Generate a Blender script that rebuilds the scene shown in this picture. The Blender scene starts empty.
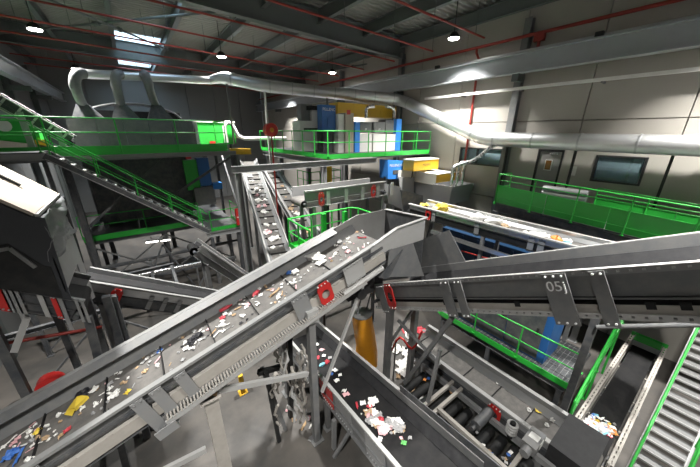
import bpy, bmesh, math, random
from mathutils import Vector, Matrix, noise as mnoise
random.seed(7)
R = math.radians
# ------------------------------------------------------------------ camera
CAM = Vector((0, 0, 8.4)); FPX = 281.96; PITCH = R(19.765); ROLL = R(0.2856); YAW = R(36.667)
sc = bpy.context.scene
cd = bpy.data.cameras.new('camera'); cam = bpy.data.objects.new('camera', cd); sc.collection.objects.link(cam)
cd.sensor_fit = 'HORIZONTAL'; cd.sensor_width = 36; cd.lens = FPX / 700 * 36; cd.clip_start = 0.05; cd.clip_end = 300
cam.matrix_world = Matrix.Translation(CAM) @ Matrix.Rotation(-YAW, 4, 'Z') @ Matrix.Rotation(math.pi/2 - PITCH, 4, 'X') @ Matrix.Rotation(ROLL, 4, 'Z')
sc.camera = cam
# ------------------------------------------------------------------ world: overcast sky, reaches the hall through the rooflights
w = bpy.data.worlds.new('sky'); sc.world = w; w.use_nodes = True
bg = w.node_tree.nodes['Background']; bg.inputs[0].default_value = (0.72, 0.86, 1.0, 1); bg.inputs[1].default_value = 5.0
sc.view_settings.view_transform = 'Standard'; sc.view_settings.look = 'None'; sc.view_settings.gamma = 1
sc.view_settings.use_curve_mapping = False; sc.view_settings.exposure = 0.32
LAMP_W = 680.0

col = sc.collection
# ------------------------------------------------------------------ pixel to place: a direction, put on a plane the thing lies in
def ray(x, y):
    u = (x-350)/FPX; v = -(y-233.5)/FPX
    c, s = math.cos(ROLL), math.sin(ROLL)
    u, v = u*c-v*s, u*s+v*c
    up = v*math.cos(PITCH)-math.sin(PITCH); fw = math.cos(PITCH)+v*math.sin(PITCH)
    return Vector((u*math.cos(YAW)+fw*math.sin(YAW), -u*math.sin(YAW)+fw*math.cos(YAW), up))
def projx(P):
    d = Vector(P)-CAM; u = d.x*math.cos(YAW)-d.y*math.sin(YAW); fw = d.x*math.sin(YAW)+d.y*math.cos(YAW)
    return 350+FPX*u/(fw*math.cos(PITCH)-d.z*math.sin(PITCH))
def atz(x, y, z): r = ray(x, y); return CAM + r*((z-CAM.z)/r.z)
def atx(x, y, X): r = ray(x, y); return CAM + r*(X/r.x)
def aty(x, y, Y): r = ray(x, y); return CAM + r*(Y/r.y)

# ------------------------------------------------------------------ materials
MATS = {}
def mat(name, c, rough=.5, metal=0., dirt=.25, scale=3., bump=0., dirtcol=None, emis=0., spec=.5):
    m = bpy.data.materials.new(name); m.use_nodes = True; nt = m.node_tree; b = nt.nodes['Principled BSDF']
    b.inputs['Roughness'].default_value = rough; b.inputs['Metallic'].default_value = metal
    b.inputs['Specular IOR Level'].default_value = spec
    if dirt > 0:
        tc = nt.nodes.new('ShaderNodeTexCoord'); n = nt.nodes.new('ShaderNodeTexNoise'); n.inputs['Scale'].default_value = scale
        n.inputs['Detail'].default_value = 6; n.inputs['Roughness'].default_value = .65
        nt.links.new(tc.outputs['Object'], n.inputs['Vector'])
        r = nt.nodes.new('ShaderNodeValToRGB'); r.color_ramp.elements[0].position = .38; r.color_ramp.elements[1].position = .72
        d = dirtcol or tuple(x*(1-dirt)+.18*dirt*.6 for x in c)
        r.color_ramp.elements[0].color = (*c, 1); r.color_ramp.elements[1].color = (*[c[i]*(1-dirt)+d[i]*dirt for i in range(3)], 1) if dirtcol else (*d, 1)
        nt.links.new(n.outputs['Fac'], r.inputs['Fac']); nt.links.new(r.outputs['Color'], b.inputs['Base Color'])
        rr = nt.nodes.new('ShaderNodeMapRange'); rr.inputs['To Min'].default_value = max(0, rough-.1); rr.inputs['To Max'].default_value = min(1, rough+.15)
        nt.links.new(n.outputs['Fac'], rr.inputs['Value']); nt.links.new(rr.outputs['Result'], b.inputs['Roughness'])
        if bump:
            bp = nt.nodes.new('ShaderNodeBump'); bp.inputs['Strength'].default_value = bump; bp.inputs['Distance'].default_value = .02
            nt.links.new(n.outputs['Fac'], bp.inputs['Height']); nt.links.new(bp.outputs['Normal'], b.inputs['Normal'])
    else:
        b.inputs['Base Color'].default_value = (*c, 1)
    if emis:
        b.inputs['Emission Color'].default_value = (*c, 1); b.inputs['Emission Strength'].default_value = emis
    MATS[name] = m; return m
DUST = (.30, .28, .25)
mat('steel', (.15, .155, .16), .5, .0, .35, 4, 0, DUST)
mat('steel_mid', (.24, .245, .25), .45, .0, .35, 4, 0, DUST)
mat('steel_rim', (.25, .255, .255), .42, 0, .3, 4, 0, DUST)
mat('steel_light', (.40, .40, .395), .45, 0, .3, 4, 0, DUST)
mat('steel_dark', (.055, .06, .068), .5, 0, .3, 4, 0, DUST)
mat('steel_beige', (.42, .395, .36), .55, 0, .35, 4, 0, (.25, .22, .19))
mat('near_black', (.012, .013, .014), .6, 0, .3, 4, 0, (.07, .065, .06), spec=.3)
mat('galvanised', (.55, .56, .57), .34, .85, .3, 2.5, 0, (.35, .35, .35))
mat('duct_steel', (.72, .725, .73), .38, .8, .25, 1.2, 0, (.45, .44, .42))
mat('stainless_dull', (.24, .24, .24), .4, .6, .3, 3, 0, (.2, .2, .2))
mat('panel_dark', (.028, .031, .037), .45, 0, .2, 3, 0, (.07, .07, .075))
mat('stainless', (.62, .62, .62), .25, .95, .2, 3, 0, (.4, .4, .4))
mat('green', (.026, .39, .045), .38, 0, .2, 3, 0, (.04, .28, .05))
mat('green_dark', (.013, .19, .017), .45, 0, .3, 3, 0, (.08, .16, .07))
mat('red', (.55, .02, .018), .42, 0, .3, 5, 0, (.25, .05, .04))
mat('pipe_red', (.27, .022, .014), .5, 0, .3, 2, 0, (.2, .04, .03))
mat('yellow', (.72, .43, .02), .45, 0, .25, 3, 0, (.45, .3, .08))
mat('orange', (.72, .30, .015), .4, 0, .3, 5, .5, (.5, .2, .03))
mat('blue_dark', (.008, .04, .10), .4, 0, .25, 3, 0, (.02, .05, .1))
mat('blue', (.02, .11, .34), .4, 0, .25, 3, 0, (.03, .1, .28))
mat('blue_bright', (.05, .27, .80), .4, 0, .15, 3, 0, (.04, .2, .55))
mat('white_paint', (.74, .73, .70), .5, 0, .25, 3, 0, (.5, .48, .44))
mat('cream', (.44, .385, .325), .6, 0, .3, 1.2, 0, (.5, .45, .38))
mat('belt', (.105, .10, .095), .75, 0, .5, 5, .3, (.24, .225, .205))
mat('belt_dark', (.011, .011, .012), .6, 0, .3, 4, .2, (.045, .043, .04), spec=.25)
mat('rubber', (.022, .022, .024), .6, 0, .3, 6, .1, (.07, .07, .07), spec=.3)
mat('tarp', (.17, .175, .185), .32, 0, .35, 3, .6, (.30, .30, .31))
mat('concrete_floor', (.055, .052, .049), .5, 0, .6, .6, .15, (.16, .14, .12))
mat('concrete_wall', (.40, .375, .335), .8, 0, .3, .5, .1, (.31, .29, .26))
mat('wall_panel', (.20, .205, .205), .6, 0, .2, .4, 0, (.17, .17, .17))
mat('wall_panel_left', (.07, .075, .08), .6, 0, .2, .4, 0, (.12, .13, .13))
mat('roof_sheet', (.26, .26, .235), .55, .1, .25, .5, 0, (.2, .2, .185))
mat('roof_steel', (.105, .12, .118), .5, 0, .25, 1, 0, (.14, .15, .15))
mat('crane_paint', (.42, .44, .46), .35, .35, .2, 1.2, 0, (.25, .26, .27))
mat('grating', (.10, .105, .11), .45, .5, .3, 8, 0, (.15, .15, .15))
mat('door_paint', (.27, .26, .25), .5, 0, .2, 2)
mat('lamp_glow', (1, .97, .9), .4, 0, 0, emis=25)
mat('tube_glow', (1, .98, .92), .4, 0, 0, emis=6)
mat('frame_black', (.02, .021, .022), .4, 0, 0)
mat('letter_white', (.85, .85, .85), .5, 0, 0)
mat('amber_glass', (.22, .10, .02), .2, 0, 0)
mat('paper_note', (.75, .75, .72), .6, 0, .1, 8)
def glass(name, c, alpha=.35):
    m = bpy.data.materials.new(name); m.use_nodes = True; nt = m.node_tree; b = nt.nodes['Principled BSDF']
    b.inputs['Base Color'].default_value = (*c, 1); b.inputs['Roughness'].default_value = .06
    b.inputs['Transmission Weight'].default_value = .7; b.inputs['IOR'].default_value = 1.2
    MATS[name] = m; return m
glass('window_glass', (.40, .56, .62))
def translucent(name, c):
    m = bpy.data.materials.new(name); m.use_nodes = True; nt = m.node_tree; b = nt.nodes['Principled BSDF']; o = nt.nodes['Material Output']
    t = nt.nodes.new('ShaderNodeBsdfTranslucent'); t.inputs[0].default_value = (*c, 1)
    p = nt.nodes.new('ShaderNodeBsdfTransparent'); p.inputs[0].default_value = (*c, 1)
    x = nt.nodes.new('ShaderNodeMixShader'); x.inputs[0].default_value = .6
    nt.links.new(t.outputs[0], x.inputs[1]); nt.links.new(p.outputs[0], x.inputs[2]); nt.links.new(x.outputs[0], o.inputs[0])
    MATS[name] = m
translucent('rooflight_sheet', (.85, .93, .97))
WC = {'white': (.80, .79, .76), 'pink': (.72, .42, .44), 'red': (.55, .05, .07), 'yellow': (.75, .55, .06), 'blue': (.05, .16, .50), 'tan': (.45, .31, .18), 'black': (.02, .02, .025), 'green': (.12, .42, .12), 'grey': (.32, .32, .32), 'orange': (.72, .26, .05), 'teal': (.2, .5, .6)}
for k, c in WC.items(): mat('waste_'+k, c, .45, 0, .25, 18, .2, tuple(x*.6 for x in c))

# ------------------------------------------------------------------ mesh helpers
class MB:
    def __init__(s): s.v = []; s.f = []; s.sm = []
    def add(s, vs, fs, smooth=False):
        n = len(s.v); s.v += [Vector(p) for p in vs]; s.f += [tuple(i+n for i in f) for f in fs]; s.sm += [smooth]*len(fs); return s
    def hexa(s, a):  # 8 corners: bottom 4 ccw, top 4 ccw
        return s.add(a, [(3,2,1,0), (4,5,6,7), (0,1,5,4), (1,2,6,5), (2,3,7,6), (3,0,4,7)])
    def box(s, lo, hi):
        (x0,y0,z0), (x1,y1,z1) = lo, hi
        return s.hexa([(x0,y0,z0),(x1,y0,z0),(x1,y1,z0),(x0,y1,z0),(x0,y0,z1),(x1,y0,z1),(x1,y1,z1),(x0,y1,z1)])
    def bar(s, p, q, w, h, up=(0,0,1)):
        p = Vector(p); q = Vector(q); d = (q-p).normalized(); up = Vector(up)
        if abs(d.dot(up)) > .99: up = Vector((0,1,0))
        l = up.cross(d).normalized()*(w/2); u = d.cross(l).normalized()*(h/2)
        return s.hexa([p-l-u, q-l-u, q+l-u, p+l-u, p-l+u, q-l+u, q+l+u, p+l+u])
    def ibeam(s, p, q, w, h, tw=.02, tf=.03, up=(0,0,1)):
        p = Vector(p); q = Vector(q); d = (q-p).normalized(); up = Vector(up)
        if abs(d.dot(up)) > .99: up = Vector((0,1,0))
        u = d.cross(up.cross(d)).normalized()
        o = u*(h/2-tf/2)
        s.bar(p+o, q+o, w, tf, up); s.bar(p-o, q-o, w, tf, up); return s.bar(p, q, tw, h-2*tf, up)
    def channel(s, p, q, w, h, side, t=.012, up=(0,0,1)):   # C profile, open towards side vector
        p = Vector(p); q = Vector(q); d = (q-p).normalized(); u = d.cross(Vector(up).cross(d)).normalized(); sv = Vector(side)
        s.bar(p-sv*w/2, q-sv*w/2, t, h, u)
        for k in (-1, 1): s.bar(p+u*k*(h/2-t/2), q+u*k*(h/2-t/2), w, t, u)
        return s
    def tube(s, pts, r, n=10, caps=True, smooth=True):
        pts = [Vector(p) for p in pts]; rr = r if isinstance(r, (list, tuple)) else [r]*len(pts)
        rings = []; ref = None
        for i, p in enumerate(pts):
            a = pts[max(0, i-1)]; b = pts[min(len(pts)-1, i+1)]; d = (b-a).normalized()
            if ref is None:
                ref = Vector((0,0,1)) if abs(d.z) < .9 else Vector((1,0,0))
            l = (ref - d*ref.dot(d)).normalized(); m = d.cross(l); ref = l
            rings.append([p + (l*math.cos(2*math.pi*k/n)+m*math.sin(2*math.pi*k/n))*rr[i] for k in range(n)])
        vs = [v for g in rings for v in g]
        fs = [(i*n+k, i*n+(k+1) % n, (i+1)*n+(k+1) % n, (i+1)*n+k) for i in range(len(pts)-1) for k in range(n)]
        s.add(vs, fs, smooth)
        if caps: s.add(rings[0], [tuple(reversed(range(n)))]); s.add(rings[-1], [tuple(range(n))])
        return s
    def prism(s, poly, ext):   # planar polygon (3D points) extruded by vector
        n = len(poly); e = Vector(ext); a = [Vector(p) for p in poly]; b = [p+e for p in a]
        return s.add(a+b, [tuple(reversed(range(n))), tuple(range(n, 2*n))] + [(i, (i+1) % n, n+(i+1) % n, n+i) for i in range(n)])
    def plate(s, poly, th):    # polygon with thickness along its normal
        a = [Vector(p) for p in poly]; nrm = (a[1]-a[0]).cross(a[2]-a[0]).normalized(); return s.prism([p-nrm*th/2 for p in a], nrm*th)
    def build(s, name, m, parent=None, loc=None):
        off = Vector(loc) if loc is not None else (parent['_w'] if parent is not None else Vector((0,0,0)))
        off = Vector(off)
        me = bpy.data.meshes.new(name); me.from_pydata([tuple(v-off) for v in s.v], [], s.f)
        bm = bmesh.new(); bm.from_mesh(me); bmesh.ops.recalc_face_normals(bm, faces=bm.faces); bm.to_mesh(me); bm.free()
        me.polygons.foreach_set('use_smooth', s.sm) if len(s.sm) == len(me.polygons) else None
        me.materials.append(MATS[m]); o = bpy.data.objects.new(name, me); col.objects.link(o)
        if parent is not None:
            o.parent = parent
            if loc is not None: o.location = off - Vector(parent['_w'])
        elif loc is not None: o.location = off
        o['_w'] = list(off)
        return o
WPOS = []
def tag(o, label=None, cat=None, group=None, kind=None):
    if label: o['label'] = label
    if cat: o['category'] = cat
    if group: o['group'] = group
    if kind: o['kind'] = kind
    return o
def thing(name, loc, label, cat, group=None):
    o = bpy.data.objects.new(name, None); col.objects.link(o); o.location = loc; o.empty_display_size = .2; o['_w'] = list(loc)
    return tag(o, label, cat, group)
def inst(src, parent, loc, rot=None, name=None, m=None):   # copy of a part sharing its mesh; loc in world
    o = src.copy(); col.objects.link(o); o.parent = parent
    if name: o.name = name
    pw = Vector(parent['_w']) if parent is not None else Vector((0,0,0))
    if rot is not None: o.matrix_basis = Matrix.Translation(Vector(loc)-pw) @ rot
    else: o.location = Vector(loc)-pw
    o['_w'] = list(loc)
    return o
def setmat(o, m):
    o.material_slots[0].link = 'OBJECT'; o.material_slots[0].material = MATS[m]
def perforated(m, F, s0, s1, box, ax, c0, c1, pitch, wid):
    # strip along s with real slots: box = (t0, t1, h0, h1); ax = 't' or 'h' is the direction in which c0..c1 is the slot's width
    t0, t1, h0, h1 = box
    def bx(a, b, u, v):
        if ax == 't': q = (a, b, u, v, h0, h1)
        else: q = (a, b, t0, t1, u, v)
        s_, e_, ta, tb, ha, hb = q
        m.hexa([F(s_,ta,ha), F(e_,ta,ha), F(e_,tb,ha), F(s_,tb,ha), F(s_,ta,hb), F(e_,ta,hb), F(e_,tb,hb), F(s_,tb,hb)])
    lo, hi = (t0, t1) if ax == 't' else (h0, h1)
    bx(s0, s1, lo, c0); bx(s0, s1, c1, hi); s = s0; first = s0+pitch/2-wid/2; a = s0; b = first
    while a < s1:
        bx(a, min(b, s1), c0, c1); a = b+wid; b = a+pitch-wid
    return m
def text_part(s, parent, origin, xdir, ydir, size, m='letter_white', name='lettering', align='CENTER'):
    cu = bpy.data.curves.new('t', 'FONT'); cu.body = s; cu.size = 1; cu.extrude = .01; cu.align_x = align; cu.align_y = 'CENTER'
    to = bpy.data.objects.new('t', cu); col.objects.link(to)
    dg = bpy.context.evaluated_depsgraph_get(); me = bpy.data.meshes.new_from_object(to.evaluated_get(dg))
    bpy.data.objects.remove(to); xd = Vector(xdir).normalized(); yd = Vector(ydir).normalized(); zd = xd.cross(yd)
    M = Matrix((xd*size, yd*size, zd*size)).transposed().to_4x4(); M.translation = Vector(origin)-Vector(parent['_w'])
    me.transform(M); me.materials.clear(); me.materials.append(MATS[m]); me.name = name
    o = bpy.data.objects.new(name, me); col.objects.link(o); o.parent = parent; return o
# ================================================================== THE SETTING
XW = 15.36; YB = 41.0; XL = -5.6; YF = -14.0; ZR = 14.4
def zs(X): return -.0275*(X-5)
f = MB(); f.box((XL-.5, YF-.5, -.3), (XW+6, YB+.5, 0)); tag(f.build('floor', 'concrete_floor'), 'dusty grey concrete floor of the hall', kind='structure')
def wall_root(name, loc): 
    o = thing(name, loc, None, None); o['kind'] = 'structure'; return o
wr = wall_root('wall_right', (XW, 0, 0))
ye = [4.4+2.95*k for k in range(-7, 13)]; ye[0] = YF; ye = [y for y in ye if y < YB] + [YB]
rows = [(0, 5.08), (5.08, 8.92), (8.92, ZR+.2)]
holes = {'win': (2.05, 3.6, 6.5, 7.57), 'win2': (7.45, 9.9, 6.7, 7.62), 'door': (4.75, 5.8, 5.1, 7.7)}
g = .018
for a, b in zip(ye[:-1], ye[1:]):
    for z0, z1 in rows:
        m = MB(); hs = [h for h in holes.values() if h[0] >= a and h[1] <= b+.01 and h[2] >= z0 and h[3] <= z1]
        A, B, Z0, Z1 = a+g, b-g, z0+g, z1-g
        if hs:
            h = hs[0]
            m.box((XW, A, Z0), (XW+.3, h[0], Z1)); m.box((XW, h[1], Z0), (XW+.3, B, Z1))
            m.box((XW, h[0], Z0), (XW+.3, h[1], max(h[2], Z0+.001))); m.box((XW, h[0], h[3]), (XW+.3, h[1], Z1))
        else: m.box((XW, A, Z0), (XW+.3, B, Z1))
        m.build('wall_panel', 'concrete_wall', wr)
m = MB(); m.box((XW+.27, YF, 0), (XW+.33, 1.9, ZR)); m.box((XW+.27, 10.1, 0), (XW+.33, YB, ZR)); m.box((XW+.27, 1.9, 0), (XW+.33, 10.1, 5.0)); m.box((XW+.27, 1.9, 7.8), (XW+.33, 10.1, ZR))
m.build('joint_backing', 'concrete_wall', wr)
wb = wall_root('wall_back', (5, YB, 0))
xs = [XL+.02+3.0*k for k in range(7)] + [XW]
for a, b in zip(xs[:-1], xs[1:]):
    for z0, z1 in ((0, 4.8), (4.8, 9.6), (9.6, ZR+.5)):
        m = MB(); m.box((a+.02, YB, z0+.01), (b-.02, YB+.2, z1-.01)); m.build('wall_panel', 'wall_panel', wb)
m = MB(); m.box((XL-.3, YB+.18, 0), (XW+.4, YB+.25, ZR+1)); m.build('joint_backing', 'wall_panel', wb)
wl = wall_root('wall_left', (XL, 0, 0))
for k in range(11):
    a = YF+5*k; m = MB(); m.box((XL-.2, a+.02, 0), (XL, a+4.98, ZR+.6)); m.build('wall_panel', 'wall_panel', wl)
m = MB(); m.box((XL-.25, YF-.3, 0), (XL-.18, YB+.3, ZR+1)); m.build('joint_backing', 'wall_panel', wl)
m = MB(); m.box((XL-.3, YF-.2, 0), (XW+.4, YF, ZR+1)); tag(m.build('wall_front', 'wall_panel'), None, kind='structure')
# ceiling: trapezoidal sheets, ridges running across the hall
ce = wall_root('ceiling', (5, 10, ZR))
def sheet(x0, x1, y0, y1):
    m = MB(); p = .33; prof = []; y = y0
    while y < y1-1e-6:
        for dy, dz in ((0, 0), (.13, 0), (.17, .09), (.29, .09)): 
            if y+dy < y1: prof.append((y+dy, dz))
        y += p
    prof.append((y1, 0)); n = len(prof)
    vs = [(x0, a, ZR+zs(x0)+b) for a, b in prof] + [(x1, a, ZR+zs(x1)+b) for a, b in prof]
    m.add(vs, [(i, i+1, n+i+1, n+i) for i in range(n-1)]); m.build('roof_sheet', 'roof_sheet', ce)
rx = [-5.45, -2.55, .42, 3.2, 6.05, 8.95, 11.9, 14.9]
RL = [(16.6, 18.8), (26.2, 38.2)]
for a, b in zip([XL-.2]+rx[1:-1], rx[1:-1]+[XW+.3]):
    if abs(a-.42) < .01:
        for y0, y1 in ((YF, 16.6), (18.8, 26.2), (38.2, YB)): sheet(a, b, y0, y1)
    else: sheet(a, b, YF, YB)
m = MB()
for a, b, y0, y1 in ((XL-.3, .42, YF, YB), (3.2, XW+.4, YF, YB), (.42, 3.2, YF, 16.6), (.42, 3.2, 18.8, 26.2), (.42, 3.2, 38.2, YB)):
    m.hexa([(a, y0, ZR+.12+zs(a)), (b, y0, ZR+.12+zs(b)), (b, y1, ZR+.12+zs(b)), (a, y1, ZR+.12+zs(a)), (a, y0, ZR+.3+zs(a)), (b, y0, ZR+.3+zs(b)), (b, y1, ZR+.3+zs(b)), (a, y1, ZR+.3+zs(a))])
m.build('roof_insulation', 'wall_panel', ce)
for k, (y0, y1) in enumerate(RL):
    o = thing('rooflight', (1.8, (y0+y1)/2, ZR+.2), ['short rooflight of pale translucent sheet above the nearer bay', 'long rooflight of pale translucent sheets over the hooded machine'][k], 'rooflight')
    m = MB()
    for (a, b) in (((.42, y0, ZR+.25), (3.2, y0, ZR+.2)), ((.42, y1, ZR+.25), (3.2, y1, ZR+.2)), ((.46, y0, ZR+.25), (.46, y1, ZR+.25)), ((3.16, y0, ZR+.2), (3.16, y1, ZR+.2))): m.bar(a, b, .08, .35)
    m.build('upstand', 'white_paint', o)
    n = int((y1-y0)/1.25)
    for i in range(n):
        a = y0+(y1-y0)*i/n; b = y0+(y1-y0)*(i+1)/n
        m = MB(); m.box((.45, a+.03, ZR+.36), (3.17, b-.03, ZR+.38)); m.build('pane', 'rooflight_sheet', o)
        if i: m = MB(); m.bar((.45, a, ZR+.34), (3.17, a, ZR+.34), .06, .08); m.build('glazing_bar', 'white_paint', o)
# ------------------------------------------------------------------ roof steel
GY = [1.3, 14.85, 28.3]
for k, y in enumerate(GY):
    m = MB(); m.ibeam((XL, y, 13.72+zs(XL)), (XW, y, 13.72+zs(XW)), .36, 1.15, .03, .04)
    o = m.build('roof_girder', 'roof_steel', loc=(5, y, 13.14)); tag(o, ['deep grey roof girder above the foreground conveyors', 'deep grey roof girder spanning the hall before the platforms', 'deep grey roof girder crossing below the long rooflight'][k], 'girder', 'roof girders')
ys = [YF]+GY+[YB]
for x in rx:
    for i in range(4):
        m = MB(); m.ibeam((x, ys[i]+.02, 14.0+zs(x)), (x, ys[i+1]-.02, 14.0+zs(x)), .22, .58, .015, .025)
        o = m.build('roof_rafter', 'roof_steel', loc=(x, ys[i], 13.7))
        xd = ['against the dark wall', 'first out from the dark wall', 'on the dark wall side of rooflights', 'on the other side of the rooflights', 'over the middle lamps', 'next past the middle lamps', 'near the concrete wall lamps', 'against the concrete wall'][rx.index(x)]
        tag(o, 'grey roof rafter '+xd+', '+['before the nearest girder', 'between the first two girders', 'between the second and third girder', 'beyond the last girder'][i], 'rafter', 'roof rafters')
def braced(p, q, lab):
    m = MB(); m.tube([p, q], .06, 8); m.tube([Vector(p).lerp(Vector(q), .49), Vector(p).lerp(Vector(q), .51)], .12, 8)
    tag(m.build('roof_brace', 'roof_steel', loc=p), lab, 'brace', 'roof bracing')
P = atz
braced(P(40, -4, 13.55), P(168, 50, 13.55), 'dark diagonal roof brace passing beside the long rooflight')
braced(P(-5, 33.5, 13.6), P(222, 11, 13.6), 'dark roof brace crossing the other diagonal under the roof')
braced(P(330, 70, 13.4), P(380, 62, 13.15), 'thin roof brace close to the right wall over the back platform')
# red sprinkler pipes
PY = [8.9, 11.9, 14.9, 18.0, 21.2, 24.4, 27.6, 31.0, 34.5]
for k, y in enumerate(PY):
    o = thing('sprinkler_pipe', (5, y, 12.95), 'thin red sprinkler pipe hung across the hall '+['before the nearest full span girder', 'just before the girder over the platforms', 'directly under the girder over the platforms', 'just beyond the girder over the platforms', 'above the row of lamps', 'before the start of the long rooflight', 'at the girder below the long rooflight', 'under the long rooflight', 'near the back wall'][k], 'pipe', 'sprinkler pipes')
    m = MB(); m.tube([(XL+.3, y, 12.95+zs(XL)), (XW-.8, y, 12.95+zs(XW))], .045, 8); m.build('pipe_run', 'pipe_red', o)
    for j in range(7):
        x = -4.2+3*j+(.7 if k % 2 else 0); m = MB(); m.tube([(x, y, 12.97+zs(x)), (x, y, ZR+.03+zs(x) if abs(y-14.9) > .3 else 13.14)], .016, 6); m.build('hanger', 'roof_steel', o)
o = thing('sprinkler_main', (15.1, 9.4, 12.5), 'red sprinkler main under the roof edge along the concrete wall', 'pipe')
m = MB(); m.tube([(14.92, YF+.5, 12.42), (14.92, YB-.5, 12.42)], .07, 10); m.build('pipe_run', 'pipe_red', o)
m = MB(); m.tube([(14.92, 9.45, 12.42), (14.95, 9.45, 12.2), (15.22, 9.45, 11.98), (15.24, 9.45, 11.7), (15.24, 9.45, 5.1)], .06, 10); m.build('drop_pipe', 'pipe_red', o)
m = MB(); m.box((14.83, 6.35, 12.1), (15.0, 6.75, 12.38)); m.tube([(14.92, 6.55, 11.85), (14.92, 6.55, 12.2)], .07, 8); m.build('valve', 'pipe_red', o)
# crane runway beams
for X, lab, zt in ((14.72, 'grey crane runway beam along the concrete wall above the silver duct', 11.74), (-4.4, 'grey crane runway beam along the dark wall over the hooded machine', 11.86)):
    o = thing('crane_beam', (X, 12, zt-.8), lab, 'crane beam')
    m = MB(); m.ibeam((X, YF+.2, zt-.4), (X, YB-.1, zt-.4), .42, .8, .03, .05); m.build('beam', 'crane_paint', o)
    m = MB(); m.bar((X, YF+.2, zt+.05), (X, YB-.1, zt+.05), .08, .1); m.build('crane_rail', 'galvanised', o)
    sg = 1 if X > 0 else -1
    for y in (1.3, 7.2, 14.85, 21.6, 28.3, 34.8):
        m = MB(); m.bar((X, y, zt-.95), (XW if sg > 0 else XL, y, zt-.95), .3, .3); m.build('bracket', 'roof_steel', o)
    for y in (4.35, 11.5):
        m = MB(); m.box((X-.14*sg-.08, y-.12, zt+.0), (X-.14*sg+.08, y+.12, zt+.16)); m.build('end_stop', 'near_black', o)
for k, (X, y) in enumerate(((15.18, 7.2), (15.18, 14.85), (15.18, 28.3), (15.18, 21.6), (-5.4, 14.85), (-5.4, 21.6), (-5.4, 28.3), (-5.4, 34.8))):
    m = MB(); m.ibeam((X, y, 0), (X, y, 13.15), .3, .32, .02, .03, (1, 0, 0)); o = m.build('steel_column', 'roof_steel' if X < 0 else 'steel', loc=(X, y, 0))
    tag(o, 'grey steel column standing against the concrete wall beneath the crane beam' if X > 0 else 'grey steel column standing against the dark wall beneath the crane beam', 'column', 'columns at the concrete wall' if X > 0 else 'columns at the dark wall')
o = thing('cable_tube', (15.25, 8, 10.4), 'slim pale steel conduit rail running level along the concrete wall', 'conduit')
m = MB(); m.bar((14.95, YF+.3, 10.34), (14.95, 12.5, 10.34), .1, .12); m.build('conduit', 'white_paint', o)
for y in range(-8, 11, 3): m = MB(); m.bar((14.95, y, 10.27), (15.355, y, 10.27), .06, .08); m.build('clip', 'steel', o)
# high-bay lamps
def lamp(x, y, lab, z=12.6, off=''):
    o = thing('high_bay_lamp'+off, (x, y, z), lab, 'lamp', 'high bay lamps')
    m = MB(); m.tube([(x, y, z-.02), (x, y, z+.02)], .24, 20, True, False); m.build('diffuser', 'lamp_glow', o)
    m = MB(); m.tube([(x, y, z+.02), (x, y, z+.1), (x, y, z+.26)], [.27, .25, .12], 20); m.build('housing', 'near_black', o)
    m = MB(); m.tube([(x, y, z+.25), (x, y, ZR+zs(x)+.06)], .02, 6); m.build('hanger_rod', 'near_black', o)
    l = bpy.data.lights.new('lamp_light'+off, 'AREA'); l.shape = 'DISK'; l.size = .48; l.energy = LAMP_W; l.color = (1, .98, .94); l.spread = R(102)
    lo = bpy.data.objects.new('lamp_light'+off, l); col.objects.link(lo); lo.parent = o; lo.location = (0, 0, -.04)
LX = (-2.4, 5.4, 13.3)
for y in (-9.5, -.5, 9.7, 20.2, 30.4):
    for i, x in enumerate(LX):
        # rows seen in the picture: the far two and the one by the concrete wall; the same rows go on above and behind the viewer
        lamp(-2.1 if (y > 30 and i == 0) else x, y, ['round glowing high bay lamp nearest the dark wall, above the hooded machine side', 'round glowing high bay lamp hung along the middle of the hall', 'round glowing high bay lamp hung on the concrete wall side'][i], off='' if y > 15 or (y > 9 and i == 2) else '_offscreen')
# ------------------------------------------------------------------ windows, door in the right wall
def window(n, y0, y1, z0, z1, mull):
    o = wall_root('window_%d' % n, (XW, (y0+y1)/2, z0))
    m = MB(); t = .07
    m.box((XW-.03, y0, z0), (XW+.12, y0+t, z1)); m.box((XW-.03, y1-t, z0), (XW+.12, y1, z1)); m.box((XW-.03, y0+t, z0), (XW+.12, y1-t, z0+t)); m.box((XW-.03, y0+t, z1-t), (XW+.12, y1-t, z1))
    for y in mull: m.box((XW-.02, y-.03, z0+t), (XW+.12, y+.03, z1-t))
    m.build('window_frame', 'frame_black', o)
    e = [y0+t]+list(mull)+[y1-t]
    for a, b in zip(e[:-1], e[1:]): m = MB(); m.box((XW+.04, a+.03, z0+t), (XW+.05, b-.03, z1-t)); m.build('pane', 'window_glass', o)
window(1, 2.05, 3.6, 6.5, 7.57, [])
window(2, 7.45, 9.9, 6.7, 7.62, [8.85])
# control room behind the windows
m = MB()
for lo, hi in (((XW+.35, .5, 4.9), (XW+3.6, 11.5, 5.0)), ((XW+.35, .5, 8.0), (XW+3.6, 11.5, 8.1)), ((XW+3.6, .5, 4.9), (XW+3.7, 11.5, 8.1)), ((XW+.35, .4, 4.9), (XW+3.6, .5, 8.1)), ((XW+.35, 11.5, 4.9), (XW+3.6, 11.6, 8.1)), ((XW+.35, 5.9, 5), (XW+3.6, 6.0, 8))): m.box(lo, hi)
tag(m.build('wall_control_room', 'white_paint'), None, kind='structure')
for k, (y, z) in enumerate(((2.5, 6.1), (3.1, 6.1))):
    o = thing('monitor', (XW+1.5, y, 5.75), 'dark computer screen on the desk behind the control room window', 'monitor', 'control room screens')
    m = MB(); m.box((XW+1.48, y-.27, 6.0), (XW+1.52, y+.27, 6.4)); m.build('screen', 'blue', o); m = MB(); m.box((XW+1.5, y-.04, 5.75), (XW+1.56, y+.04, 6.02)); m.box((XW+1.4, y-.12, 5.74), (XW+1.62, y+.12, 5.76)); m.build('stand', 'near_black', o)
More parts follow.
